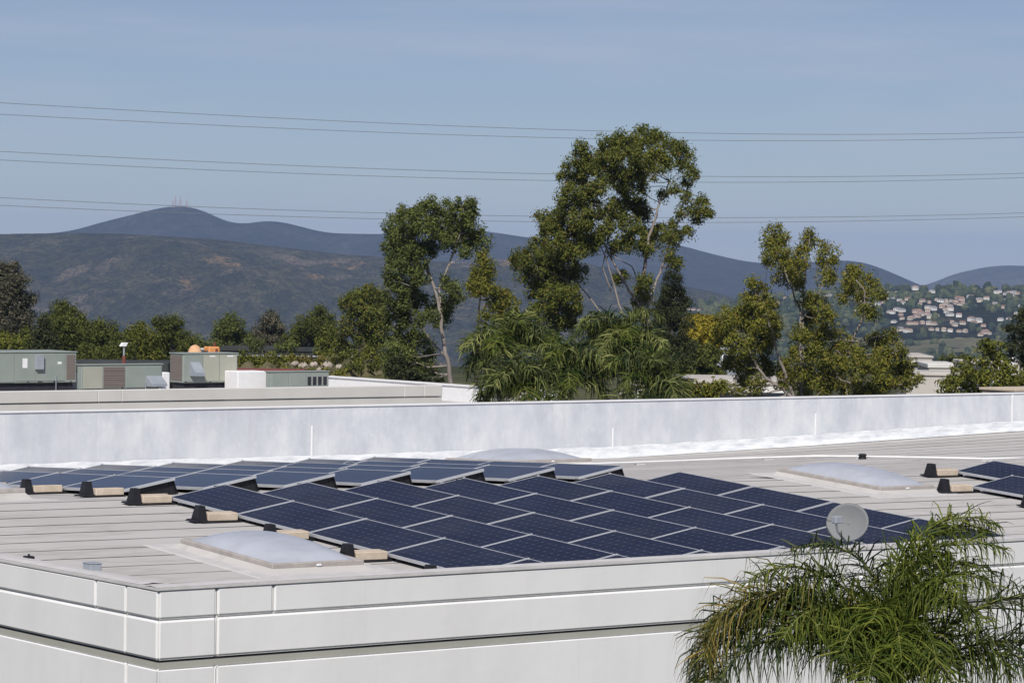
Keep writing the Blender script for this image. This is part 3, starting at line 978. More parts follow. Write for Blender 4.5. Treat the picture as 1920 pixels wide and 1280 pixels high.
def rtu(u0, u1, vt, vb, dy, label, depth=1.9, feats=()):
    a, b = on_y(u0, vt, dy), on_y(u1, vt, dy)
    zt, zb_ = a[2], on_y(u0, vb, dy)[2]
    w = b[0]-a[0]
    e = empty('rooftop_unit', (a[0], Y2+dy, ROOF2), label=label, cat='air conditioner', group='rooftop units')
    zt -= ROOF2; zb_ -= ROOF2
    zb_ = max(zb_, 0.12)
    MB().bbox(0.01, w-0.01, 0, depth, zb_, zt, 0.02).obj('cabinet', M['rtu'], e)
    MB().box(0.1, w-0.1, 0.12, depth-0.1, 0.0, zb_-0.002).obj('base_rail', M['rtu_dark'], e)
    MB().bbox(-0.03, w+0.03, -0.03, depth+0.03, zt+0.002, zt+0.045, 0.01).obj('top_cap', M['rtu'], e)
    H = zt-zb_
    MB().tube([(w*0.78, -0.06, 0.0), (w*0.78, -0.06, zb_+0.25*H), (w*0.78, 0.02, zb_+0.25*H)], 0.018, 6).obj('gas_pipe', M['grey_metal'], e)
    MB().tube([(w*0.55, -0.05, 0.02), (w*0.99, -0.05, 0.02), (w*1.03, -0.05, 0.02)], 0.018, 6).obj('conduit', M['white'], e)
    for q_ in (0.06, 0.5, 0.94):
        MB().box(w*q_-0.03, w*q_+0.03, -0.012, 0.0, zb_+0.02, zb_+0.06).obj('lifting_slot', M['rtu_dark'], e)
    for f in feats:
        k, x0, x1, z0, z1 = f[:5]
        x0, x1 = x0*w, x1*w
        z0, z1 = zb_+z0*H, zb_+z1*H
        if k == 'panel':
            MB().bbox(x0+0.012, x1-0.012, -0.022, 0.01, z0, z1, 0.008).obj('access_panel', M[f[5] if len(f) > 5 else 'rtu'], e)
        elif k == 'grille':
            gr = MB().box(x0, x1, -0.008, 0.01, z0, z1).obj('coil_grille', M['grille'], e)
            n = 9
            for q in range(n):
                zz = z0+(z1-z0)*(q+0.5)/n
                MB().box(x0, x1, -0.022, -0.008, zz-0.012, zz+0.012).obj('slat', M['grille'], gr)
        elif k == 'side':
            gr = MB().box(-0.004, 0.012, 0.06, depth-0.06, z0, z1).obj('coil_grille', M['grille'], e)
            for q in range(10):
                zz = z0+(z1-z0)*(q+0.5)/10
                MB().box(-0.016, -0.0045, 0.06, depth-0.06, zz-0.012, zz+0.012).obj('slat', M['grille'], gr)
        elif k == 'louver':
            MB().box(x0, x1, -0.010, 0.01, z0, z1).obj('louver', M['rtu_dark'], e)
        elif k == 'hood':
            MB().add([(x0, 0, z1), (x1, 0, z1), (x1, -0.45, z0+0.12*H), (x0, -0.45, z0+0.12*H), (x0, 0, z0), (x1, 0, z0), (x1, -0.45, z0), (x0, -0.45, z0)],
                     [(0, 1, 2, 3), (4, 7, 6, 5), (0, 3, 7, 4), (1, 5, 6, 2), (3, 2, 6, 7), (0, 4, 5, 1)]).obj('intake_hood', M['grey_metal'], e)
        elif k == 'box':
            MB().bbox(x0, x1, -0.16, 0.01, z0, z1, 0.01).obj('disconnect_box', M['grey_metal'], e)
        elif k == 'plate':
            MB().box(x0, x1, -0.03, 0.0, z0, z1).obj('label_plate', M['white'], e)
    return e


rtu(-40, 144, 662, 719, 7.0, 'large sage green rooftop unit at the left edge with a grey disconnect box', 2.2,
    [('panel', 0.0, 0.20, 0.03, 0.97), ('panel', 0.20, 0.36, 0.03, 0.97), ('panel', 0.36, 0.58, 0.06, 0.97), ('panel', 0.58, 0.88, 0.06, 0.97), ('grille', 0.895, 0.985, 0.10, 0.93),
     ('plate', 0.44, 0.49, 0.5, 0.82), ('louver', 0.60, 0.645, 0.02, 0.10), ('louver', 0.76, 0.80, 0.02, 0.10), ('box', 0.565, 0.645, 0.45, 0.93), ('plate', 0.80, 0.84, 0.62, 0.70)])
rtu(153, 305, 685, 730, 3.0, 'low sage unit with a wide brown coil behind the cream parapet', 0.35,
    [('panel', 0.02, 0.26, 0.03, 0.93, 'rtu_warm'), ('grille', 0.27, 0.53, 0.05, 0.93), ('panel', 0.54, 0.99, 0.05, 0.93), ('hood', 0.79, 0.985, 0.10, 0.55)])
rtu(343, 446, 664, 718, 6.0, 'tall sage unit with a brown coil at its left and a sloped hood', 1.0,
    [('side', 0, 0, 0.08, 0.95), ('panel', 0.01, 0.36, 0.05, 0.97), ('panel', 0.37, 0.66, 0.05, 0.97, 'rtu_warm'), ('panel', 0.67, 0.985, 0.05, 0.97, 'rtu_warm'), ('hood', 0.12, 0.30, 0.25, 0.75), ('plate', 0.48, 0.58, 0.90, 0.945), ('plate', 0.80, 0.91, 0.90, 0.945)])
rtu(508, 617, 698, 730, 4.0, 'low green unit with four dark louvers at its right end', 0.4,
    [('panel', 0.02, 0.30, 0.05, 0.95), ('panel', 0.31, 0.60, 0.05, 0.95)]+[('louver', 0.63+0.09*q, 0.69+0.09*q, 0.22, 0.72) for q in range(4)])


def duct(u0, u1, vt, vb, dy, label, dep=1.0):
    a, b = on_y(u0, vt, dy), on_y(u1, vt, dy)
    e = empty('white_duct', (a[0], Y2+dy, ROOF2), label=label, cat='duct', group='white duct boxes')
    w, h = b[0]-a[0], a[2]-ROOF2
    MB().bbox(0, w, 0, dep, 0.0, h, 0.03).obj('body', M['white'], e)
    MB().bbox(-0.02, w+0.02, -0.02, dep+0.02, h*0.30, h*0.30+0.04, 0.006).obj('seam_flange', M['white'], e)
    MB().bbox(-0.03, w+0.03, -0.03, dep+0.03, 0.0, 0.10, 0.01).obj('curb', M['white'], e)
    return e


duct(446, 500, 696, 724, 5.0, 'broad white duct box right of the tall sage unit')
duct(305.5, 319, 698, 727, 4.0, 'narrow white duct box between the low and tall units', 0.5)
duct(144.5, 151.5, 699, 720, 8.0, 'thin white duct sliver behind the low sage unit', 0.5)
MB()
# lamp pole with floodlight
pz = on_y(232, 690, 12)
e = empty('floodlight_pole', (pz[0], pz[1], ROOF2), label='thin pole with a white floodlight head and a red sleeve', cat='floodlight')
h1 = on_y(232, 648, 12)[2]-ROOF2
MB().tube([(0, 0, 0), (0, 0, h1)], 0.035, 6).obj('pole', M['grey_metal'], e)
MB().tube([(0, 0, h1*0.58), (0, 0, h1*0.82)], 0.07, 8).obj('sleeve', M['red'], e)
MB().frust((-0.17, 0.06, -0.08, 0.1), h1-0.02, (-0.06, 0.15, -0.08, 0.1), h1+0.13).obj('lamp_head', M['white'], e)
# orange things behind the tall unit
q = on_y(366, 660, 14)
e = empty('tarp_bundle', (q[0], q[1], ROOF2), label='tan orange domed tarp bundle behind the tall sage unit', cat='tarp')
hh = on_y(366, 646, 14)[2]-ROOF2
Pt = []
for i in range(9):
    t = i/8
    prof = [(0.70, 0.0), (0.66, 0.6), (0.60, 0.75), (0.56, 0.80), (0.44, 0.86), (0.38, 0.92), (0.28, 0.965), (0.15, 0.99), (0.0, 1.0)][i]
    Pt.append([(prof[0]*0.66*math.cos(w_)*(1+0.08*math.sin(3*w_)), prof[0]*0.6*math.sin(w_), prof[1]*hh) for w_ in np.linspace(0, 2*math.pi, 17)])
link(bpy.data.objects.new('cover', grid_mesh('cover', np.array(Pt), M['tarp'])), parent=e)
MB().tube([(0.41*math.cos(w_)*(1+0.08*math.sin(3*w_)), 0.38*math.sin(w_), 0.72*hh) for w_ in np.linspace(0, 2*math.pi, 24)], 0.03, 5).obj('tie_rope', M['orange'], e)
q = on_y(403, 660, 14)
e = empty('orange_machine', (q[0], q[1], ROOF2), label='small bright orange machine with dark vents behind the tall unit', cat='machine')
hh = on_y(403, 648, 14)[2]-ROOF2
MB().bbox(-0.28, 0.26, 0, 0.5, 0, hh*0.98, 0.05).obj('housing', M['orange'], e)
MB().bbox(0.02, 0.14, -0.02, 0.02, hh*0.78, hh*0.94, 0.01).obj('vent', M['red'], e)
MB().bbox(-0.44, -0.285, 0.05, 0.4, 0, hh*0.9, 0.03).obj('engine', M['black'], e)
MB().tube([(0.1, 0.2, hh*0.98), (0.1, 0.2, hh*1.06)], 0.05, 6).obj('exhaust', M['red'], e)
q = on_y(386, 660, 15)
e = empty('white_canister', (q[0], q[1], ROOF2), label='little pale blue box between the two orange things', cat='box')
hh = on_y(386, 655, 15)[2]-ROOF2
MB().bbox(-0.18, 0.18, 0, 0.3, 0, hh, 0.03).obj('body', M['grey_metal'], e)
MB().bbox(-0.2, 0.2, -0.02, 0.32, hh, hh+0.05, 0.01).obj('lid', M['white'], e)

# ------------------------------------------------------------------ farther buildings
def far_building(name, label, u0, u1, vt, d, dep, mat, roofmat=None, parap=0.25, win=0, door=False, cat='building', thick_roof=0.3):
    a, b = atd(u0, vt, d), atd(u1, vt, d)
    mid = (a+b)/2
    w = float(np.linalg.norm((b-a)[:2]))
    h = mid[2]
    gz = float(ground_z(np.float64(d), 0))
    e = empty(name, (a[0], a[1], gz), (0, 0, math.atan2(b[1]-a[1], b[0]-a[0])), label=label, cat=cat)
    h -= gz
    MB().box(0, w, 0, dep, 0, h-parap).obj('wall', M[mat], e)
    MB().bbox(-0.12, w+0.12, -0.12, dep+0.12, h-parap+0.003, h, 0.04).obj('roof', M[roofmat or mat], e)
    for k in range(win):
        x = w*(k+0.5)/win
        f = MB().box(x-0.9, x+0.9, -0.05, 0.02, h*0.55, h*0.8).obj('window', M['white'], e)
        MB().box(x-0.8, x+0.8, -0.07, -0.051, h*0.57, h*0.78).obj('pane', M['window'], f)
    if door:
        MB().box(w*0.1, w*0.1+3.5, -0.06, 0.02, 0, min(3.6, h*0.7)).obj('roll_door', M['door'], e)
    return e


far_building('dark_roofed_shed', 'long low dark building edge behind the sage units at left', 140, 312, 678, 150, 3, 'asphalt_roof', parap=0.5, win=3)
far_building('long_shed', 'long low dark green roofed shed below the row of trees', 415, 735, 652, 255, 20, 'asphalt_roof', parap=0.35, win=9)
far_building('red_roofed_shed', 'low building with a thin dull red roof edge behind the white duct', 428, 565, 693, 140, 2.0, 'tilt_up', 'red', 0.10, win=2)
far_building('concrete_warehouse', 'tall plain tilt up concrete block right of the right eucalyptus', 1706, 1748, 667, 282, 10, 'tilt_up', parap=0.2, win=1)
far_building('flat_warehouse', 'pale flat roofed warehouse right of the concrete block', 1742, 1795, 682, 250, 7, 'tilt_up', 'cream', 0.35, win=0)
far_building('grey_warehouse', 'pale grey warehouse wall showing between the tree and the bush', 1700, 1800, 698, 215, 5, 'tilt_up', 'tilt_up', 0.25, win=0)
far_building('white_warehouse', 'white low warehouse showing under the right eucalyptus', 1200, 1470, 711, 190, 8, 'cream', 'tilt_up', 0.3, win=6)
far_building('beige_warehouse', 'beige low building behind the bush at the right edge', 1862, 1990, 689, 230, 20, 'cream', 'tilt_up', 0.3, win=2)
far_building('grey_shed', 'small grey shed above the far white parapet', 648, 695, 690, 175, 6, 'grey_metal', parap=0.15, win=1)
far_building('hidden_roof', 'long grey roof line behind the trees at centre right', 1240, 1400, 650, 270, 16, 'grey_metal', parap=0.3, win=3)
pc = atd(1898, 672, 232)
e = empty('vent_stack', (pc[0], pc[1], atd(1898, 689, 232)[2]), label='small white vent stack on the roof at the right edge', cat='chimney')
MB().tube([(0, 0, 0), (0, 0, pc[2]-e.location.z)], 0.13, 8).obj('pipe', M['white'], e)
MB().tube([(0, 0, pc[2]-e.location.z), (0, 0, pc[2]-e.location.z+0.12)], 0.2, 8).obj('cowl', M['white'], e)
q = aty(1912, 738, YW+3)
e = empty('tan_box', (q[0], q[1], 6.9), label='tan box corner just beyond the parapet at the right edge', cat='box')
hh = aty(1912, 729, YW+3)[2]-6.9
MB().bbox(-0.12, 1.2, 0, 1.0, -6.9, hh-0.06, 0.02).obj('body', M['concrete'], e)
MB().bbox(-0.16, 1.24, -0.04, 1.04, hh-0.057, hh, 0.01).obj('lid', M['concrete'], e)

# ------------------------------------------------------------------ houses on the far hill
WALLC = [mottled('house_wall_white', (0.72, 0.70, 0.66), (0.8, 0.78, 0.74), 0.1), mottled('house_wall_cream', (0.58, 0.51, 0.42), (0.66, 0.6, 0.5), 0.1), mottled('house_wall_pink', (0.52, 0.40, 0.34), (0.6, 0.47, 0.4), 0.1)]
ROOFC = [mottled('roof_tile_terracotta', (0.24, 0.15, 0.11), (0.32, 0.20, 0.15), 0.2), mottled('roof_tile_grey', (0.20, 0.19, 0.19), (0.3, 0.29, 0.28), 0.2), mottled('roof_tile_tan', (0.40, 0.30, 0.22), (0.48, 0.37, 0.28), 0.2)]
HL = [('white walled house on the far wooded hill', 'white hillside houses'), ('cream walled house on the far wooded hill', 'cream hillside houses'), ('pinkish walled house on the far wooded hill', 'pink hillside houses')]


def house_parts(kw, kr, seed):
    r = np.random.default_rng(seed)
    e = bpy.data.objects.new('house', None)
    COL.objects.link(e)
    w, l, h = r.uniform(8, 13), r.uniform(7, 9), r.uniform(4.0, 6.5)
    MB().box(-w/2, w/2, -l/2, l/2, -3, h).obj('wall', WALLC[kw], e)
    o_ = 0.5
    MB().add([(-w/2-o_, -l/2-o_, h+0.01), (w/2+o_, -l/2-o_, h+0.01), (w/2+o_, l/2+o_, h+0.01), (-w/2-o_, l/2+o_, h+0.01), (-w/2+1.2, 0, h+2.3), (w/2-1.2, 0, h+2.3)],
             [(0, 1, 5, 4), (1, 2, 5), (2, 3, 4, 5), (3, 0, 4), (0, 3, 2, 1)]).obj('roof', ROOFC[kr], e)
    for q in (-0.28, 0.05, 0.3):
        MB().box(w*q-0.8, w*q+0.8, -l/2-0.06, -l/2+0.05, h*0.5, h*0.8).obj('window', M['window'], e)
    return e


PROTO = [[house_parts(kw, kr, 40+kw*3+q) for q, kr in enumerate(((0, 1, 1), (0, 2, 1), (0, 0, 2))[kw])] for kw in range(3)]
first = set()
us_h = np.linspace(1100, 2300, 200)


def town_z(u, d):
    i = np.clip((u-1100)/(1200)*199, 0, 198.99); j = np.clip((d-2600)/(1000)*59, 0, 58.99)
    i0, j0 = int(i), int(j)
    fi, fj = i-i0, j-j0
    A = THP
    z = (A[i0, j0]*(1-fi)*(1-fj)+A[i0+1, j0]*fi*(1-fj)+A[i0, j0+1]*(1-fi)*fj+A[i0+1, j0+1]*fi*fj)
    return z


houses = []
hr = np.random.default_rng(21)
def house_at(u, v, kw=None):
    # find the hill distance whose ground shows at (u, v)
    best = None
    for d in np.linspace(2620, 3595, 140):
        p = town_z(u, d)
        rel = p-np.array([0, 0, EYE])
        dd = rel@CF
        vv = 640-FPX*(rel@CU)/dd
        if best is None or abs(vv-v) < best[0]: best = (abs(vv-v), p)
    p = best[1]
    kw = int(hr.choice(3, p=[0.5, 0.32, 0.18])) if kw is None else kw
    q = int(hr.integers(3))
    pr = PROTO[kw][q]
    o = pr if (kw, q) not in first else copy_tree(pr)
    first.add((kw, q))
    o.location = p
    o.rotation_euler = (0, 0, -YAW+hr.uniform(-0.7, 0.7))
    s = hr.uniform(0.36, 0.62)
    o.scale = (s, s, s)
    zone = ('beside the small yellow tree' if u < 1350 else 'glimpsed through the right eucalyptus' if u < 1650 else 'near the crest' if v < 558 else 'at the foot' if v > 600 else 'by the right picture edge' if u > 1830 else 'in the middle cluster' if v < 582 else 'below the middle cluster')
    o['label'], o['category'], o['group'] = HL[kw][0].replace(' on the', ' '+zone+' of the' if zone in ('near the crest', 'at the foot') else ' '+zone+', on the'), 'house', 'hillside houses'
    houses.append(p)


spots = [(1666, 551), (1683, 553, 1), (1698, 553), (1716, 544), (1716, 553), (1726, 556), (1733, 548), (1748, 549), (1745, 555), (1665, 565, 1), (1675, 563), (1687, 564), (1692, 571), (1703, 563), (1646, 572), (1655, 568), (1668, 587), (1675, 588),
         (1743, 569), (1741, 578), (1757, 564), (1765, 566), (1775, 565, 1), (1784, 566, 1), (1790, 568, 2), (1797, 561, 2), (1803, 563, 2), (1806, 569, 2), (1768, 577), (1776, 573, 1), (1783, 578), (1713, 596, 2), (1722, 595, 2), (1731, 592, 1), (1740, 590, 2), (1728, 588, 2), (1745, 596, 1), (1708, 600, 1),
         (1707, 608), (1719, 608), (1731, 607), (1743, 608), (1753, 609), (1787, 606), (1792, 611), (1806, 607, 1), (1869, 551), (1876, 549), (1888, 553), (1901, 552), (1851, 563), (1884, 564), (1836, 562), (1908, 565), (1884, 578, 2), (1867, 574, 1), (1907, 590), (1916, 577), (1893, 600),
         (1690, 621), (1702, 622), (1709, 623, 1), (1748, 618), (1760, 620, 1), (1772, 620), (1784, 621), (1800, 622, 1), (1812, 623), (1849, 625, 2), (1841, 630), (1858, 627, 1), (1846, 613), (1828, 606), (1836, 604),
         (1292, 581, 1), (1302, 582, 2), (1312, 583), (1325, 586), (1332, 587), (1340, 586, 1), (1459, 570), (1473, 562), (1486, 566), (1478, 583), (1500, 580), (1548, 561), (1556, 558), (1562, 566), (1572, 563), (1583, 566, 1), (1520, 600), (1530, 575), (1606, 560), (1617, 567, 1), (1625, 552), (1640, 560), (1630, 575), (1610, 585)]
for s_ in spots:
    house_at(*s_)
for _ in range(34):
    house_at(hr.uniform(1652, 1918), hr.uniform(549, 616))

# row of pale houses along the ridge crest of the scrub hillside
rr2 = np.random.default_rng(5)
k = 0
for u in [847, 855, 861, 870, 876, 884, 897, 905, 916, 925, 930, 941, 950, 1086, 1097, 1104, 1118, 1130]:
    v = np.interp(u, [846, 960, 1085, 1137], [492, 494, 502, 506.5])
    p = atd(u, v+0.5, 5330)
    pr = PROTO[k % 2][k % 3]
    o = copy_tree(pr)
    o.location = (p[0], p[1], p[2]-3+rr2.uniform(-2, 1))
    o.rotation_euler = (0, 0, -YAW+rr2.uniform(-0.3, 0.3))
    o.scale = (rr2.uniform(0.5, 1.0), 0.8, rr2.uniform(0.5, 0.8))
    o['label'], o['category'], o['group'] = 'pale house in the row along the far ridge crest', 'house', 'ridge crest houses'
    k += 1

def hill_point(u, v):
    best = None
    for d in np.linspace(2605, 3590, 160):
        p = town_z(u, d)
        rel = p-np.array([0, 0, EYE])
        vv = 640-FPX*(rel@CU)/(rel@CF)
        if best is None or abs(vv-v) < best[0]: best = (abs(vv-v), p)
    return best[1]


fm = NM('dry_field', (0.13, 0.12, 0.07), 0.95, 0.05)
fm.col(fm.ramp(fm.noise(fm.coord('Position', (0.02, 0.02, 0.02)), 1.5, 8, 0.7), [(0.35, (0.055, 0.062, 0.032)), (0.5, (0.12, 0.115, 0.065)), (0.68, (0.19, 0.165, 0.11))]))
Pfd = np.array([[hill_point(u, vv+2.5*math.sin(u/33.0))+np.array([0, 0, 0.9]) for vv in (664, 658, 652, 646, 641, 637)] for u in np.linspace(1560, 2010, 60)])
link(bpy.data.objects.new('field', grid_mesh('field', Pfd, fm.m)), kind='structure', label='dry olive field at the foot of the far wooded hill', cat='field')

# far-off wood on the town hill: one mass of small crowns
ico_v = np.array([(math.cos(a)*math.cos(b), math.sin(a)*math.cos(b), math.sin(b)) for b in (-0.6, 0.2, 0.9) for a in np.linspace(0, 2*math.pi, 7)[:-1]]+[(0, 0, 1.0)])
ico_f = []
for ring in range(2):
    for q in range(6):
        a_, b_ = ring*6+q, ring*6+(q+1) % 6
        ico_f += [(a_, b_, b_+6), (a_, b_+6, a_+6)]
ico_f += [(12+q, 12+(q+1) % 6, 18) for q in range(6)]
V, Fc = [], []
wr = np.random.default_rng(31)
hp = np.array([h[:2] for h in houses])
cnt = 0
for _ in range(5200):
    u, t = wr.uniform(1110, 2000), wr.uniform(0, 1)**0.8
    d = 2620+975*t
    if fbm(np.array([u/40.0]), np.array([d/90.0]), 77, 3)[0] < -0.12 and t < 0.85: continue
    if t < 0.12 and wr.random() < 0.75: continue
    p = town_z(u, d)
    if len(hp) and np.min(np.hypot(*(hp-p[:2]).T)) < 9: continue
    rel0 = p-np.array([0, 0, EYE])
    v0 = 640-FPX*(rel0@CU)/(rel0@CF)
    if u > 1560 and 636 < v0 < 664 and wr.random() < 0.9: continue
    near = p[:2]/np.linalg.norm(p[:2])
    if len(hp):
        rel = hp-p[:2]
        along = rel@near; side = np.abs(rel@np.array([-near[1], near[0]]))
        if np.any((along > 0) & (along < 45) & (side < 8)) : continue
    s = wr.uniform(2.6, 5.5)
    tall = 1.6 if wr.random() < 0.12 else 1.0
    vv = ico_v*np.array([s, s, s*0.95*tall])*(1+wr.uniform(-0.22, 0.22, (19, 1)))+p+np.array([0, 0, s*0.6*tall])
    b = cnt*19
    V.append(vv); Fc += [tuple(b+i for i in f) for f in ico_f]
    cnt += 1
me = bpy.data.meshes.new('far_wood')
me.from_pydata(np.concatenate(V).tolist(), [], Fc)
fw = leaf_mat('far_wood_leaves', [(0, (0.014, 0.022, 0.014)), (0.6, (0.034, 0.045, 0.024)), (1, (0.065, 0.07, 0.035))], 0.0)
me.materials.append(fw)
link(bpy.data.objects.new('far_wood', me), label='dark wood covering the far house dotted hill', cat='wood', kind='stuff')

# ------------------------------------------------------------------ power lines
WL = [((0, 193), (480, 219), (960, 241), (1440, 251), (1920, 248)), ((0, 214.5), (480, 238), (960, 257), (1440, 263.5), (1920, 257.5)),
      ((0, 284), (480, 307), (960, 325), (1440, 331), (1920, 325)), ((0, 300), (480, 322), (960, 337.5), (1440, 341.5), (1920, 333)),
      ((0, 370.5), (480, 392), (960, 404.5), (1440, 408), (1920, 399)), ((0, 385), (480, 404), (960, 415), (1440, 416.5), (1920, 406.5))]
lab = ['topmost power line crossing the sky', 'second power line from the top, paired under the topmost', 'third power line from the top, upper of the middle pair', 'fourth power line from the top, lower of the middle pair',
       'fifth power line from the top, upper of the lowest pair', 'lowest power line, crossing before the mountain']
for k, pts in enumerate(WL):
    u_ = np.array([p[0] for p in pts], float); v_ = np.array([p[1] for p in pts], float)
    cf = np.polyfit((u_-960)/960, v_, 3)
    line = []
    for u in np.linspace(-900, 2900, 90):
        tt = (u-960)/960
        vv = np.polyval(cf, np.clip(tt, -1.25, 1.25))+ (0 if abs(tt) <= 1.25 else (abs(tt)-1.25)*(-60 if tt < 0 else -20))
        D = 330+(u-960)*0.02+(6 if k % 2 else 0)
        line.append(atd(u, vv, D))
    o = MB().tube(line, 0.030, 5, cap=False).obj('power_line', M['wire'], label=lab[k], cat='power line', group='power lines')


# ------------------------------------------------------------------ trees
def leaves(centres, radii, n_tuft, per, tuft_r, L, W, r, droop=0.5, flat=0.85):
    """leaf quads gathered in tufts through the blobs"""
    out = []
    for c, R in zip(centres, radii):
        nt_ = max(5, int(1.5*n_tuft*(R/0.9)**2))
        d = r.normal(size=(nt_, 3)); d /= np.linalg.norm(d, axis=1)[:, None]
        rad = R*(r.uniform(0.15, 1.0, nt_)**0.55)
        tc_ = c + d*rad[:, None]*np.array([1, 1, flat])
        tr_ = tuft_r*r.uniform(0.6, 1.3, nt_)
        n = nt_*per
        tcx = np.repeat(tc_, per, 0); trx = np.repeat(tr_, per)
        o = r.normal(size=(n, 3)); o /= np.linalg.norm(o, axis=1)[:, None]
        pos = tcx + o*(trx*np.where(r.random(n) < 0.08, r.uniform(0.9, 1.4, n), r.uniform(0.2, 1.0, n)**0.6))[:, None]
        # leaf normal roughly outward from the tuft and up, long axis drooping
        nm = o*0.9 + np.array([0, 0, 0.25]) + r.normal(0, 0.45, (n, 3))
        nm /= np.linalg.norm(nm, axis=1)[:, None]
        ax = r.normal(0, 0.7, (n, 3)) + np.array([0, 0, -droop])
        ax -= nm*np.sum(ax*nm, 1)[:, None]
        ax /= np.linalg.norm(ax, axis=1)[:, None]+1e-9
        sd = np.cross(nm, ax)
        l = L*r.uniform(0.6, 1.25, n)[:, None]; w = W*r.uniform(0.7, 1.25, n)[:, None]
        q = np.stack([pos-ax*l*0.5, pos+sd*w*0.5, pos+ax*l*0.5, pos-sd*w*0.5], 1)
        out.append(q)
    return np.concatenate(out)


def tree(name, label, d, base_u, blobs, leaf, limbs=(), bark='bark', n_tuft=20, per=84, tuft_r=0.33, L=0.155, W=0.064, trunk_r=0.2, seed=1, cat='tree', group=None, spread=0.7, droop=0.5, gz=0.0, twig=0.03, flat=0.85):
    r = np.random.default_rng(seed)
    base = atd(base_u, 700, d); base[2] = gz
    e = empty(name, base, label=label, cat=cat, group=group)
    px = d/FPX
    us_ = np.array([b[0] for b in blobs], float)
    um = us_.mean()
    half = (us_.max()-us_.min())/2*px+0.3
    cs, Rs = [], []
    for (u, v, rad) in blobs:
        R = rad*px
        off = r.uniform(-1, 1)*max(0.2, math.sqrt(max(0.05, 1-((u-um)*px/(half+1e-3))**2))*half*spread)
        cs.append(atd(u, v, d+off)-base); Rs.append(R)
    cs = np.array(cs)
    mb = MB()
    nodes = []
    for lb in limbs:
        pts, r0, r1 = lb
        o0 = r.uniform(-0.6, 0.6)
        pp = [atd(u, v, d+o0*(i/max(1, len(pts)-1)))-base for i, (u, v) in enumerate(pts)]
        # refine with slight wobble
        fine = []
        for i in range(len(pp)-1):
            for t in np.linspace(0, 1, 5)[:-1]:
                fine.append(pp[i]*(1-t)+pp[i+1]*t + (r.normal(0, 0.03, 3)*r0*4 if (i or t) else 0))
        fine.append(pp[-1])
        rad_ = np.linspace(r0, r1, len(fine))*0.55
        mb.tube(fine, rad_, 7)
        nodes += [(p, q_) for p, q_ in zip(fine, rad_)]
    if not limbs:
        top = cs[np.argmax(cs[:, 2])]
        fine = [np.array([0, 0, -0.2])*1.0]+[np.array([top[0]*t*0.6+r.normal(0, 0.1), top[1]*t*0.6+r.normal(0, 0.1), top[2]*0.85*t]) for t in np.linspace(0.15, 1, 7)]
        rad_ = np.linspace(trunk_r, trunk_r*0.25, len(fine))
        mb.tube(fine, rad_, 7)
        nodes = list(zip(fine, rad_))
    NP = np.array([n_[0] for n_ in nodes])
    for c, R in zip(cs, Rs):
        dist = np.linalg.norm(NP-c, axis=1) + np.where(NP[:, 2] > c[2], 3.0, 0.0)
        k = int(np.argmin(dist)); p0 = NP[k]; r0 = min(nodes[k][1]*0.6, twig*2.2)
        mid = p0*0.5+c*0.5 + np.array([0, 0, -0.12*np.linalg.norm(c-p0)]) + r.normal(0, 0.06, 3)
        tw = [p0, p0*0.65+mid*0.35+r.normal(0, 0.03, 3), mid, mid*0.45+c*0.55+r.normal(0, 0.04, 3), c]
        mb.tube(tw, [r0, r0*0.85, r0*0.7, r0*0.5, r0*0.25], 5)
        for _ in range(3):
            q_ = c+r.normal(0, 0.5, 3)*R
            mb.tube([mid*0.4+c*0.6, (mid*0.4+c*0.6+q_)/2+r.normal(0, 0.03, 3), q_], [r0*0.4, r0*0.3, r0*0.15], 4)
    mb.obj('trunk', M[bark], e, smooth=True)
    q = leaves(cs, Rs, n_tuft, per, tuft_r, L, W, r, droop, flat)
    link(bpy.data.objects.new('crown', np_mesh('crown', q, 4, M[leaf])), parent=e)
    return e


# --- left-hand eucalyptus
tree('eucalyptus_tree', 'rounded eucalyptus left of centre, pale forked trunk, before the mountain', 150, 848,
     [(775, 405, 28), (800, 388, 24), (745, 425, 26), (760, 445, 32), (790, 425, 30), (820, 410, 24), (845, 395, 24), (870, 388, 22), (860, 410, 28), (885, 415, 22), (835, 430, 26), (890, 440, 20), (900, 460, 20), (875, 452, 18), (865, 435, 22), (740, 465, 28), (770, 475, 30), (800, 465, 26), (745, 495, 26), (780, 500, 28), (735, 525, 24), (760, 535, 30), (790, 520, 18), (745, 560, 28), (775, 565, 26), (738, 595, 26), (765, 600, 24), (850, 545, 16), (835, 530, 14), (820, 575, 24), (845, 570, 18), (800, 595, 20), (830, 600, 20), (862, 555, 12), (870, 475, 12), (845, 460, 16), (830, 452, 14), (750, 630, 30), (780, 640, 26), (745, 660, 28), (800, 655, 18), (770, 675, 28), (800, 690, 22), (735, 690, 24)],
     'euc_cool', [([(848, 745), (842, 700), (834, 645), (824, 580), (812, 530), (800, 495), (785, 470)], 0.24, 0.07), ([(826, 590), (824, 540), (840, 500), (852, 470), (862, 440)], 0.12, 0.05), ([(816, 545), (800, 505), (795, 480)], 0.09, 0.04), ([(836, 670), (810, 640), (790, 615), (770, 590)], 0.09, 0.04), ([(840, 500), (880, 470), (893, 455)], 0.05, 0.03)], seed=3, n_tuft=22)
# slender sapling between
tree('eucalyptus_tree', 'slender young eucalyptus rising behind the left mid palm', 140, 893,
     [(905, 490, 20), (898, 512, 22), (915, 520, 20), (900, 540, 22), (918, 545, 18), (930, 560, 24), (945, 555, 20), (950, 580, 24), (925, 590, 22), (890, 535, 12)],
     'euc_warm', [([(893, 740), (896, 640), (898, 575), (905, 520)], 0.12, 0.04)], bark='bark_dark', seed=5)
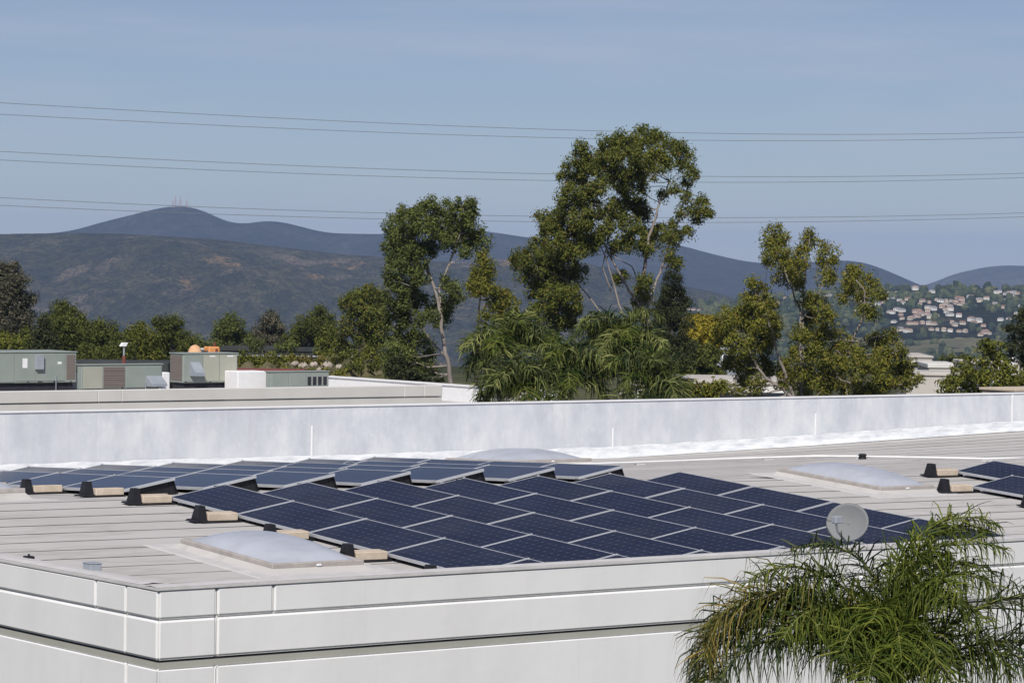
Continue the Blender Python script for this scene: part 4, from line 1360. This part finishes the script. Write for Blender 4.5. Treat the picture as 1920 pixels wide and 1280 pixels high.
# --- tall centre eucalyptus
tree('eucalyptus_tree', 'tallest eucalyptus at centre with open pale limbs against the sky', 155, 1217,
     [(1150, 268, 30), (1130, 285, 24), (1180, 262, 26), (1207, 258, 26), (1235, 266, 24), (1262, 280, 24), (1285, 300, 22), (1295, 325, 17), (1170, 295, 32), (1200, 295, 30), (1228, 298, 26), (1255, 305, 20), (1092, 285, 20), (1085, 305, 26), (1110, 310, 24), (1072, 330, 26), (1100, 340, 28), (1135, 315, 26), (1160, 330, 26), (1190, 332, 26), (1215, 325, 20), (1068, 362, 27), (1098, 375, 28), (1060, 392, 25), (1085, 408, 28), (1120, 355, 16), (1175, 360, 20), (1200, 352, 18), (1048, 415, 24), (1022, 412, 20), (1070, 432, 28), (1030, 438, 26), (1100, 420, 22), (1015, 455, 22), (1050, 460, 28), (1148, 382, 16), (1165, 395, 22), (1190, 385, 24), (1205, 405, 20), (1180, 420, 26), (1150, 412, 15), (1200, 440, 24), (1225, 450, 22), (1175, 455, 22), (1130, 440, 20), (1210, 468, 20), (1240, 432, 16), (1262, 425, 14), (1285, 370, 13), (1298, 390, 14), (1312, 378, 12), (1308, 408, 12), (1280, 400, 12), (1270, 445, 18), (1256, 450, 16), (1282, 345, 14), (1262, 355, 10), (1240, 365, 8), (1290, 435, 11), (1328, 400, 6), (1318, 392, 8), (1255, 480, 10), (1268, 492, 8),
      (985, 480, 20), (968, 495, 17), (1010, 490, 26), (1040, 490, 30), (1065, 485, 26), (990, 515, 22), (1020, 525, 30), (1055, 520, 30), (1080, 508, 20), (1000, 545, 22), (1035, 555, 32), (1068, 548, 26), (1020, 580, 26), (1055, 585, 28), (1080, 570, 14), (1040, 612, 22), (1060, 608, 18), (1125, 400, 20), (1140, 425, 18), (1115, 455, 22), (1152, 470, 16), (1160, 345, 14), (1182, 378, 18), (1138, 345, 12), (1095, 450, 24), (1085, 465, 22), (1205, 545, 18), (1200, 570, 18), (1210, 525, 16), (1195, 590, 14), (1155, 525, 10), (1168, 515, 9)],
     'euc', [([(1217, 745), (1214, 690), (1212, 640), (1206, 580), (1202, 540), (1212, 480), (1222, 430), (1240, 380), (1255, 340)], 0.30, 0.06), ([(1213, 650), (1217, 565), (1232, 525), (1246, 490), (1258, 455), (1275, 400), (1290, 350)], 0.15, 0.05),
             ([(1206, 580), (1180, 545), (1160, 510), (1140, 470), (1120, 430), (1100, 390)], 0.13, 0.04), ([(1215, 690), (1160, 570), (1150, 530), (1135, 480), (1115, 440)], 0.10, 0.04), ([(1145, 545), (1130, 500), (1140, 450), (1150, 400)], 0.07, 0.03), ([(1217, 720), (1130, 590), (1095, 545), (1075, 520)], 0.10, 0.04), ([(1217, 730), (1060, 680), (1045, 630), (1040, 590)], 0.12, 0.05), ([(1218, 715), (1240, 660), (1243, 630)], 0.13, 0.05), ([(1202, 540), (1185, 500), (1150, 480)], 0.07, 0.03), ([(1250, 470), (1262, 430), (1280, 395), (1300, 385)], 0.06, 0.03)],
     seed=8, n_tuft=22, spread=0.55)
tree('cypress_tree', 'dark conical tree behind the tall eucalyptus at its right', 185, 1260,
     [(1262, 505, 12), (1262, 525, 18), (1255, 545, 22), (1270, 550, 20), (1245, 570, 22), (1275, 572, 22), (1258, 585, 25), (1240, 600, 22), (1280, 600, 22), (1262, 625, 30), (1250, 650, 30), (1278, 655, 28)], 'darkleaf', bark='bark_dark', seed=9, trunk_r=0.2)
# --- right eucalyptus group
tree('eucalyptus_tree', 'broad many trunked eucalyptus at right with two leaning pale stems', 145, 1490,
     [(1452, 435, 17), (1445, 452, 18), (1465, 455, 20), (1448, 470, 16), (1475, 470, 14), (1455, 490, 16), (1470, 505, 18), (1440, 485, 10), (1518, 440, 13), (1520, 458, 12), (1505, 470, 14), (1490, 490, 20), (1510, 490, 18), (1490, 512, 18), (1465, 525, 16), (1495, 530, 12), (1550, 470, 17), (1562, 482, 14), (1545, 490, 15), (1555, 508, 15), (1550, 525, 13), (1590, 510, 18), (1610, 515, 16), (1580, 530, 18), (1605, 540, 20), (1630, 530, 18), (1645, 550, 15), (1625, 560, 18), (1590, 555, 16), (1620, 580, 16), (1635, 590, 12),
      (1410, 535, 17), (1425, 542, 16), (1400, 560, 18), (1425, 570, 24), (1445, 580, 22), (1395, 585, 24), (1370, 590, 20), (1355, 605, 20), (1380, 615, 26), (1410, 610, 28), (1440, 610, 28), (1360, 635, 22), (1345, 625, 16), (1385, 645, 26), (1415, 645, 28), (1445, 640, 26), (1375, 670, 22), (1400, 680, 28), (1430, 685, 28), (1395, 710, 22), (1365, 690, 14), (1420, 720, 20), (1358, 728, 12), (1385, 735, 14),
      (1520, 600, 24), (1545, 590, 22), (1510, 560, 18), (1530, 570, 20), (1500, 625, 20), (1530, 635, 26), (1560, 620, 20), (1500, 660, 26), (1530, 670, 28), (1560, 655, 26), (1590, 650, 24), (1490, 690, 24), (1520, 705, 28), (1555, 695, 28), (1585, 685, 26), (1610, 665, 20), (1640, 640, 20), (1660, 630, 17), (1650, 660, 24), (1680, 660, 22), (1625, 695, 26), (1655, 695, 28), (1685, 690, 24), (1705, 690, 20), (1715, 710, 16), (1690, 720, 22), (1655, 725, 24), (1620, 725, 24), (1585, 722, 22), (1545, 728, 22), (1505, 728, 18), (1470, 715, 18), (1465, 690, 16)],
     'euc_warm', [([(1490, 750), (1470, 730), (1435, 710), (1410, 670), (1398, 640)], 0.17, 0.06), ([(1490, 750), (1475, 710), (1460, 670), (1450, 640), (1440, 600), (1430, 560)], 0.15, 0.05), ([(1505, 750), (1500, 640), (1502, 590), (1485, 545), (1470, 500)], 0.16, 0.05), ([(1502, 600), (1525, 570), (1545, 530), (1552, 500)], 0.09, 0.04), ([(1600, 745), (1598, 640), (1620, 590), (1622, 545), (1605, 525)], 0.14, 0.05), ([(1510, 745), (1505, 580), (1510, 500), (1518, 450)], 0.10, 0.03)],
     seed=13, n_tuft=20, spread=0.5)
tree('yellow_tree', 'small yellow green tree behind the palms and the right eucalyptus', 230, 1310,
     [(1300, 610, 22), (1320, 605, 20), (1335, 620, 22), (1300, 635, 24), (1325, 640, 24), (1285, 625, 16)], 'yellowleaf', bark='bark_dark', seed=15, L=0.3, W=0.14, tuft_r=0.35)
tree('green_shrub', 'dark green shrub mass below the yellow tree', 210, 1300,
     [(1270, 660, 24), (1300, 665, 26), (1330, 670, 26), (1285, 690, 24), (1320, 695, 24), (1345, 700, 20), (1260, 690, 22)], 'greenleaf', bark='bark_dark', seed=16, L=0.3, W=0.14, tuft_r=0.35, cat='shrub')
# --- left background row
LB = [('thicket_tree', 'low dark thicket filling the gap right of the bright tree', 272, 380, [(372, 640, 14), (390, 648, 13), (360, 650, 16), (382, 662, 15), (400, 660, 12), (368, 668, 16)], 'euc_cool', 71),
      ('thicket_tree', 'low olive thicket before the left thicket trees', 212, 230, [(222, 640, 14), (236, 652, 16), (212, 655, 16), (228, 668, 18), (246, 668, 16), (190, 668, 18), (165, 662, 18)], 'greenleaf', 72),
      ('thicket_tree', 'olive thicket between the conifer and the left edge', 218, 50, [(50, 628, 14), (62, 640, 16), (40, 645, 16), (55, 660, 18), (70, 655, 14)], 'euc', 73),
      ('thicket_tree', 'brown green thicket at the foot of the wide olive tree', 252, 560, [(470, 645, 12), (485, 650, 12), (530, 648, 12), (548, 650, 12), (600, 652, 12), (640, 650, 14), (655, 655, 14)], 'euc_cool', 74),
      ('broad_tree', 'tall dark grey green tree at the left edge', 240, 15, [(0, 505, 22), (20, 510, 20), (-20, 520, 25), (35, 525, 18), (10, 535, 26), (-15, 550, 28), (40, 552, 20), (55, 560, 14), (20, 565, 28), (-10, 585, 28), (45, 585, 22), (20, 600, 28), (0, 620, 26), (50, 605, 18), (35, 625, 22)], 'greyleaf', 19),
      ('conifer_tree', 'small dark pointed conifer above the left rooftop unit', 200, 82, [(82, 602, 9), (82, 615, 13), (78, 630, 16), (88, 632, 15), (75, 645, 18), (92, 648, 18), (82, 660, 22), (68, 660, 14), (98, 662, 14)], 'darkleaf', 20),
      ('broad_tree', 'olive tree right of the conifer, tallest of the left thicket', 230, 125, [(120, 580, 18), (105, 592, 18), (138, 595, 20), (120, 605, 24), (150, 610, 20), (95, 615, 22), (135, 628, 28), (110, 640, 28), (155, 640, 24), (130, 660, 30), (160, 665, 28)], 'greenleaf', 21),
      ('broad_tree', 'olive tree in the middle of the left thicket', 225, 195, [(190, 615, 20), (208, 620, 18), (175, 625, 20), (195, 640, 26), (215, 645, 22), (180, 655, 26), (205, 665, 28), (225, 665, 20)], 'greenleaf', 22),
      ('bright_tree', 'bright yellow green tree behind the floodlight pole', 215, 262, [(262, 618, 17), (250, 630, 20), (275, 630, 20), (262, 648, 26), (242, 650, 20), (285, 650, 22), (265, 670, 28), (290, 672, 22)], 'brightleaf', 23),
      ('broad_tree', 'olive tree with a small dark flat top right of the bright tree', 235, 318, [(300, 608, 16), (318, 606, 18), (332, 602, 12), (308, 625, 22), (330, 625, 18), (345, 635, 18), (320, 645, 24), (348, 655, 18), (300, 655, 24), (335, 668, 24), (358, 660, 14)], 'greenleaf', 24),
      ('low_shrub', 'brownish shrub below the left edge tree', 205, 20, [(5, 640, 20), (30, 645, 20), (45, 655, 18), (-20, 650, 22), (15, 662, 22)], 'brightleaf', 25),
      ('round_tree', 'dense round topped tree behind the tall sage unit, leftmost of its row', 260, 432, [(432, 600, 15), (420, 612, 17), (445, 612, 17), (432, 622, 20), (412, 632, 16), (452, 630, 17), (432, 640, 22), (462, 640, 12), (415, 645, 14)], 'euc_cool', 26),
      ('grey_tree', 'grey leaved tree with a dark top, second of its row', 262, 505, [(508, 597, 14), (498, 606, 16), (518, 606, 14), (528, 615, 10), (492, 622, 16), (512, 625, 18), (480, 632, 12), (500, 640, 18), (525, 638, 16)], 'greyleaf', 27),
      ('round_tree', 'wide olive tree, third of its row', 258, 585, [(600, 590, 17), (588, 600, 18), (612, 600, 16), (570, 608, 18), (597, 615, 20), (620, 618, 16), (555, 622, 16), (578, 628, 20), (608, 632, 20), (545, 635, 14), (628, 635, 14), (560, 642, 16), (590, 645, 18)], 'greenleaf', 28),
      ('tall_tree', 'tall olive tree touching the left eucalyptus from behind', 235, 680, [(690, 550, 20), (665, 558, 18), (710, 560, 22), (650, 572, 16), (682, 575, 24), (705, 585, 24), (660, 595, 20), (690, 605, 26), (712, 615, 22), (652, 618, 18), (675, 630, 24), (702, 640, 26), (645, 640, 16)], 'euc', 29),
      ('yellow_shrub', 'small yellow green tree at the right end of the row', 250, 618, [(618, 622, 12), (610, 638, 14), (626, 640, 14), (615, 650, 14)], 'brightleaf', 30)]
for nm, lb_, d, bu, bl, lf, sd in LB:
    tree(nm, lb_, d, bu, bl, lf, bark='bark_dark', seed=sd, n_tuft=15, per=60, L=0.21, W=0.10, tuft_r=0.48, trunk_r=0.18, cat='shrub' if 'shrub' in nm else 'tree', twig=0.04)
# hedges and shrubs between
HS = [('hedge_shrub', 'low olive shrub under the boulders', 150, [(560, 697, 9), (585, 699, 9), (610, 699, 9), (535, 697, 10), (640, 698, 9)], 'euc_warm', 51),
      ('hedge_shrub', 'dry brown shrub between the boulders', 168, [(579, 676, 8), (600, 678, 8), (563, 674, 8)], 'palm_brown', 52),
      ('hedge_shrub', 'olive shrub at the right end of the bank', 160, [(660, 690, 10), (680, 694, 10), (698, 690, 10)], 'greenleaf', 53),
      ('hedge_shrub', 'olive shrub behind the white duct box, left of the rocks', 170, [(455, 672, 16), (475, 675, 18), (500, 672, 17), (520, 680, 17), (470, 690, 16), (495, 690, 16)], 'brightleaf', 41),
      ('hedge_shrub', 'brown green shrub just left of the rocks', 172, [(540, 675, 15), (555, 672, 14), (548, 688, 14), (530, 690, 12)], 'euc_warm', 42),
      ('hedge_shrub', 'olive shrub above the far white parapet', 175, [(600, 668, 14), (620, 670, 15), (645, 672, 16), (665, 670, 16), (640, 688, 14), (670, 685, 15)], 'brightleaf', 43),
      ('hedge_shrub', 'yellowish shrub left of the left eucalyptus foot', 168, [(690, 665, 16), (708, 672, 17), (685, 688, 15), (705, 695, 14)], 'brightleaf', 44),
      ('dark_shrub', 'dark leaning shrub at the foot of the left eucalyptus', 148, [(745, 680, 18), (760, 700, 18), (735, 700, 16), (780, 710, 18), (800, 715, 15), (755, 715, 16), (820, 712, 12)], 'darkleaf', 45),
      ('round_bush', 'big bright green bush at the right edge', 120, [(1800, 705, 26), (1775, 720, 20), (1830, 690, 26), (1825, 720, 28), (1860, 680, 26), (1855, 712, 30), (1845, 650, 18), (1868, 655, 20), (1890, 700, 26), (1885, 725, 28), (1915, 710, 28), (1785, 740, 22), (1820, 742, 24), (1860, 742, 24), (1905, 742, 26), (1940, 725, 28)], 'brightleaf', 46),
      ('dark_tree', 'dark tree cut by the right edge above the bush', 160, [(1915, 600, 18), (1930, 590, 22), (1900, 620, 16), (1925, 620, 24), (1898, 640, 14), (1915, 650, 22), (1940, 640, 28), (1905, 668, 18), (1930, 675, 24)], 'darkleaf', 47),
      ('low_shrub', 'small olive shrub beside the flat warehouse', 260, [(1770, 672, 10), (1785, 675, 12), (1800, 672, 12), (1815, 678, 12)], 'greenleaf', 48),
      ('flower_shrub', 'low shrub with pale pink tips before the white warehouse', 110, [(1300, 725, 14), (1320, 730, 14), (1285, 735, 12), (1335, 740, 12), (1345, 728, 10)], 'euc_warm', 49)]
for nm, lb_, d, bl, lf, sd in HS:
    tree(nm, lb_, d, bl[0][0], bl, lf, bark='bark_dark', seed=sd, n_tuft=24, per=36, L=0.19, W=0.085, tuft_r=0.28, trunk_r=0.08, cat='shrub', twig=0.015)
# rocks beside the hedge
rk = np.random.default_rng(8)
for k, (u, v, s) in enumerate([(553, 682, 6), (568, 686, 7), (588, 684, 6), (614, 686, 9), (636, 689, 6), (577, 693, 5), (599, 693, 5)]):
    p = atd(u, v, 165); rr_ = s*165/FPX
    Pm = []
    for i in range(7):
        b_ = -1.4+2.8*i/6
        Pm.append([(rr_*1.3*math.cos(b_)*math.cos(t)*(1+0.2*math.sin(2.3*t+k)), rr_*math.cos(b_)*math.sin(t), rr_*0.8*math.sin(b_)*(1+0.3*math.cos(3*t+k))+rr_*0.18*math.sin(5*t+2*k)) for t in np.linspace(0, 2*math.pi, 11)])
    lbs = ['leftmost pale boulder of the bank', 'pale boulder second from left on the bank', 'pinkish boulder third from left on the bank', 'widest pale boulder on the bank', 'rightmost pale boulder of the bank', 'lower pale boulder under the second one', 'lower pale boulder left of the widest']
    o = bpy.data.objects.new('boulder', grid_mesh('boulder', np.array(Pm), M['boulder'], False))
    o.location = (p[0], p[1], p[2])
    link(o, label=lbs[k]+' behind the green unit', cat='boulder', group='boulders on the bank')
# earth bank that carries shrubs and boulders behind the second building
Pb = []
for i, u in enumerate(np.linspace(380, 780, 40)):
    hd = hdir(u)
    row = []
    for d, vz in ((150, 740), (160, 702), (166, 690), (174, 678), (182, 676), (192, 740)):
        z = atd(u, vz, d)[2] if vz < 740 else 0.0
        row.append((hd[0]*d, hd[1]*d, z+0.25*math.sin(i*1.7)+rk.normal(0, 0.08)))
    Pb.append(row)
link(bpy.data.objects.new('terrain', grid_mesh('terrain', np.array(Pb), M['bank'])), kind='structure', label='earth bank with shrubs and boulders', cat='bank')


# ------------------------------------------------------------------ palms
def frond_mesh(az, e0, L, droop, nl, ll, lw, r, plume=0.5, segs=16, hang=1.0, roll=0.0):
    """one feather frond from the origin; az in the camera frame (0 = picture right, 90 = away)"""
    h = np.array([math.cos(az)*lat[0]+math.sin(az)*dep[0], math.cos(az)*lat[1]+math.sin(az)*dep[1], 0])
    p = np.zeros(3); pts = [p.copy()]; tang = []
    side0 = np.array([-h[1], h[0], 0])
    for i in range(segs):
        s = (i+0.5)/segs
        el = e0-droop*s**1.6
        t = h*math.cos(el)+np.array([0, 0, math.sin(el)])+side0*roll*s
        t /= np.linalg.norm(t)
        p = p+t*L/segs
        pts.append(p.copy()); tang.append(t)
    tang.append(tang[-1])
    pts = np.array(pts); tang = np.array(tang)
    ra = MB().tube(pts, np.linspace(0.020, 0.004, len(pts))*(L/2.5), 5)
    V_, F_ = [], []
    for k in range(nl):
        s = 0.10+0.90*(k+r.uniform(0, 1))/nl
        x = s*segs; i = min(int(x), segs-1); f = x-i
        b = pts[i]*(1-f)+pts[i+1]*f; t = tang[i]
        sd = np.cross(t, (0, 0, 1.0)); n_ = np.linalg.norm(sd)
        sd = sd/n_ if n_ > 1e-3 else side0
        up = np.cross(sd, t)
        sg = 1 if k % 2 else -1
        prof = (0.35+0.65*math.sin(math.pi*min(1, s*0.85+0.12)))*r.uniform(0.75, 1.15)
        l = ll*prof
        d0 = sg*sd*r.uniform(0.45, 1.0)+t*r.uniform(0.15, 0.85)+up*r.uniform(-plume*0.7, plume*1.2)
        d0 /= np.linalg.norm(d0)
        q = b.copy(); ring = []
        fold = r.uniform(0.12, 0.75)
        wdir = np.cross(d0, up+r.normal(0, 0.5, 3)); wdir /= np.linalg.norm(wdir)+1e-9
        sway = r.normal(0, 0.16, 3)
        for m_ in range(5):
            tt = m_/4
            w = lw*(0.5+1.0*math.sin(math.pi*min(0.98, tt*0.75+0.2)))*(1-tt**3)
            ring.append((q-wdir*w*0.5, q+wdir*w*0.5))
            g_ = 1/(1+math.exp(-(tt-fold)*9))*min(1.0, 0.55*hang)
            dd = d0*(1-g_)+(np.array([0, 0, -1.0])+sway)*g_+np.array([0, 0, -0.12*hang*tt])
            dd /= np.linalg.norm(dd)
            q = q+dd*l/4
        base = len(V_)
        for a_, b2_ in ring:
            V_ += [a_, b2_]
        V_.append(q)
        for m_ in range(4):
            o_ = base+2*m_
            F_.append((o_, o_+1, o_+3, o_+2))
        F_.append((base+8, base+9, base+10))
    return ra, V_, F_


def palm(name, label, heart, gz, fronds, nl, ll, lw, seed, trunk_r=0.16, mats=('palm',), cat='palm tree', group='palms', hang=1.15):
    r = np.random.default_rng(seed)
    e = empty(name, (heart[0], heart[1], gz), label=label, cat=cat, group=group)
    hz_ = heart[2]-gz
    zz = np.linspace(0, hz_-0.12, 26)
    rad_ = [trunk_r*(1.15-0.35*z/hz_)*(1.05 if i % 2 else 0.97) for i, z in enumerate(zz)]
    MB().tube([(0.05*math.sin(z*0.7), 0.04*math.cos(z*0.5), z) for z in zz], rad_, 10).obj('trunk', M['palmtrunk'], e, smooth=True)
    for k, fr in enumerate(fronds):
        az, e0, L, droop = fr[:4]
        mt = fr[4] if len(fr) > 4 else mats[k % len(mats)]
        ra, V_, F_ = frond_mesh(math.radians(az), math.radians(e0), L, math.radians(droop), int(nl*L/2.5), ll*(fr[6] if len(fr) > 6 else 1.0), lw, r, roll=r.uniform(-0.25, 0.25), hang=hang if len(fr) < 6 else fr[5])
        nr = len(ra.f)
        ra.add(V_, F_)
        me_ = bpy.data.meshes.new('frond')
        me_.from_pydata(ra.v, [], ra.f)
        me_.materials.append(M[mt]); me_.materials.append(M['rachis'])
        mi = np.zeros(len(me_.polygons), dtype=np.int32); mi[:nr] = 1
        me_.polygons.foreach_set('material_index', mi)
        o = bpy.data.objects.new('frond', me_)
        link(o, parent=e)
        if mt in ('palm_brown',): o['label'] = 'ageing yellow brown frond'
        if mt == 'palm_dead': o['label'] = 'dead grey frond'
        o.location = (0, 0, hz_)
    return e


# foreground palm
heart = atd(1668, 1292, 22.6)
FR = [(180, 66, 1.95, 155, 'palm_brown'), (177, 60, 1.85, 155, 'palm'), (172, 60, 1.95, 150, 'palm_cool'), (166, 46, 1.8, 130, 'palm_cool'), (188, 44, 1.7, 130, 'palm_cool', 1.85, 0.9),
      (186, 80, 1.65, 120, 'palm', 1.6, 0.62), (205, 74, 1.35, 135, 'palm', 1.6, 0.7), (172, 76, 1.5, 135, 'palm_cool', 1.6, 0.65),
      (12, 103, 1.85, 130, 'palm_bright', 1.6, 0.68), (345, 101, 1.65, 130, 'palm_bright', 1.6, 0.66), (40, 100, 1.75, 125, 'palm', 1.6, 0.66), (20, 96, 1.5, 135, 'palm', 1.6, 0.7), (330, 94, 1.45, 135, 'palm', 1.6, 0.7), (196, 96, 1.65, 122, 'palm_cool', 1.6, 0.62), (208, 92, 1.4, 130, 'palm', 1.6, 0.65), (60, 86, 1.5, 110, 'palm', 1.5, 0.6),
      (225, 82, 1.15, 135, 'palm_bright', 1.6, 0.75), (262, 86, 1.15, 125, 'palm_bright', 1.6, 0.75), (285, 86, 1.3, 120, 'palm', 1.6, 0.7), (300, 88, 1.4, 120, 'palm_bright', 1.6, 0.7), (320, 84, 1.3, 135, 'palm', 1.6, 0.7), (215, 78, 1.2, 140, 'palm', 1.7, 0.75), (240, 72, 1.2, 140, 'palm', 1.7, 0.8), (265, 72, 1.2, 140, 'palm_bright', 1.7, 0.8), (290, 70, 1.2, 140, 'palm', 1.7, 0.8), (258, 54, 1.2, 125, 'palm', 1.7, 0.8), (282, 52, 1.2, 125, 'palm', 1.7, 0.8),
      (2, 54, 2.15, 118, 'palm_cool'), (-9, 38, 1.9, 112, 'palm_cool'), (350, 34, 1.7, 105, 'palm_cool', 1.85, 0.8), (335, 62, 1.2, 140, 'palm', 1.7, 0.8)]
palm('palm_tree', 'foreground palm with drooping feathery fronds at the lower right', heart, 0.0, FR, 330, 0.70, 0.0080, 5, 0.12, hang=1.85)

# mid palms beyond the parapet
def midpalm(lbl, u, v, d, n, Lm, seed, dead=False, mats=('palm_mid', 'palm_mid', 'palm_cool', 'palm')):
    r = np.random.default_rng(seed)
    fr = []
    for k in range(n):
        az = 360*k/n+r.uniform(-12, 12)
        e0 = r.choice([80, 65, 48, 30, 10])+r.uniform(-8, 8)
        fr.append((az, e0, Lm*r.uniform(0.8, 1.1), 110+r.uniform(-15, 35), mats[k % len(mats)]))
    if dead:
        for k in range(5):
            fr.append((200+k*28+r.uniform(-6, 6), -25, Lm*0.8, 60, 'palm_dead'))
    h = atd(u, v, d)
    palm('palm_tree', lbl, h, 0.0, fr, 130, 0.78, 0.023, seed, 0.13, hang=1.6)


midpalm('left of the two bushy palms beyond the parapet', 958, 650, 90, 34, 1.75, 61)
midpalm('right of the two bushy palms beyond the parapet', 1165, 648, 92, 34, 1.75, 62)
midpalm('low palm between and below the two bushy palms', 1065, 712, 84, 30, 1.6, 63)
midpalm('low palm with dead grey fronds left of the parapet middle', 965, 730, 80, 24, 1.3, 64, dead=True)
midpalm('low palm right of the bushy palms, mostly behind the parapet', 1215, 728, 83, 28, 1.5, 65)

# ------------------------------------------------------------------ haze: one closed box of even air
mbz = MB().box(-14500, 14500, -14500, 14500, VALLEY-1.5, 215)
hzm = bpy.data.materials.new('haze')
hzm.use_nodes = True
hn = hzm.node_tree
for n in list(hn.nodes):
    if n.type != 'OUTPUT_MATERIAL': hn.nodes.remove(n)
pvn = hn.nodes.new('ShaderNodeVolumePrincipled')
pvn.inputs['Color'].default_value = (0.46, 0.64, 1.0, 1)
pvn.inputs['Density'].default_value = 5.8e-5
pvn.inputs['Anisotropy'].default_value = 0.0
hn.links.new(pvn.outputs['Volume'], hn.nodes['Material Output'].inputs['Volume'])
mbz.obj('haze', hzm, kind='stuff', label='thin blue air haze', cat='haze')
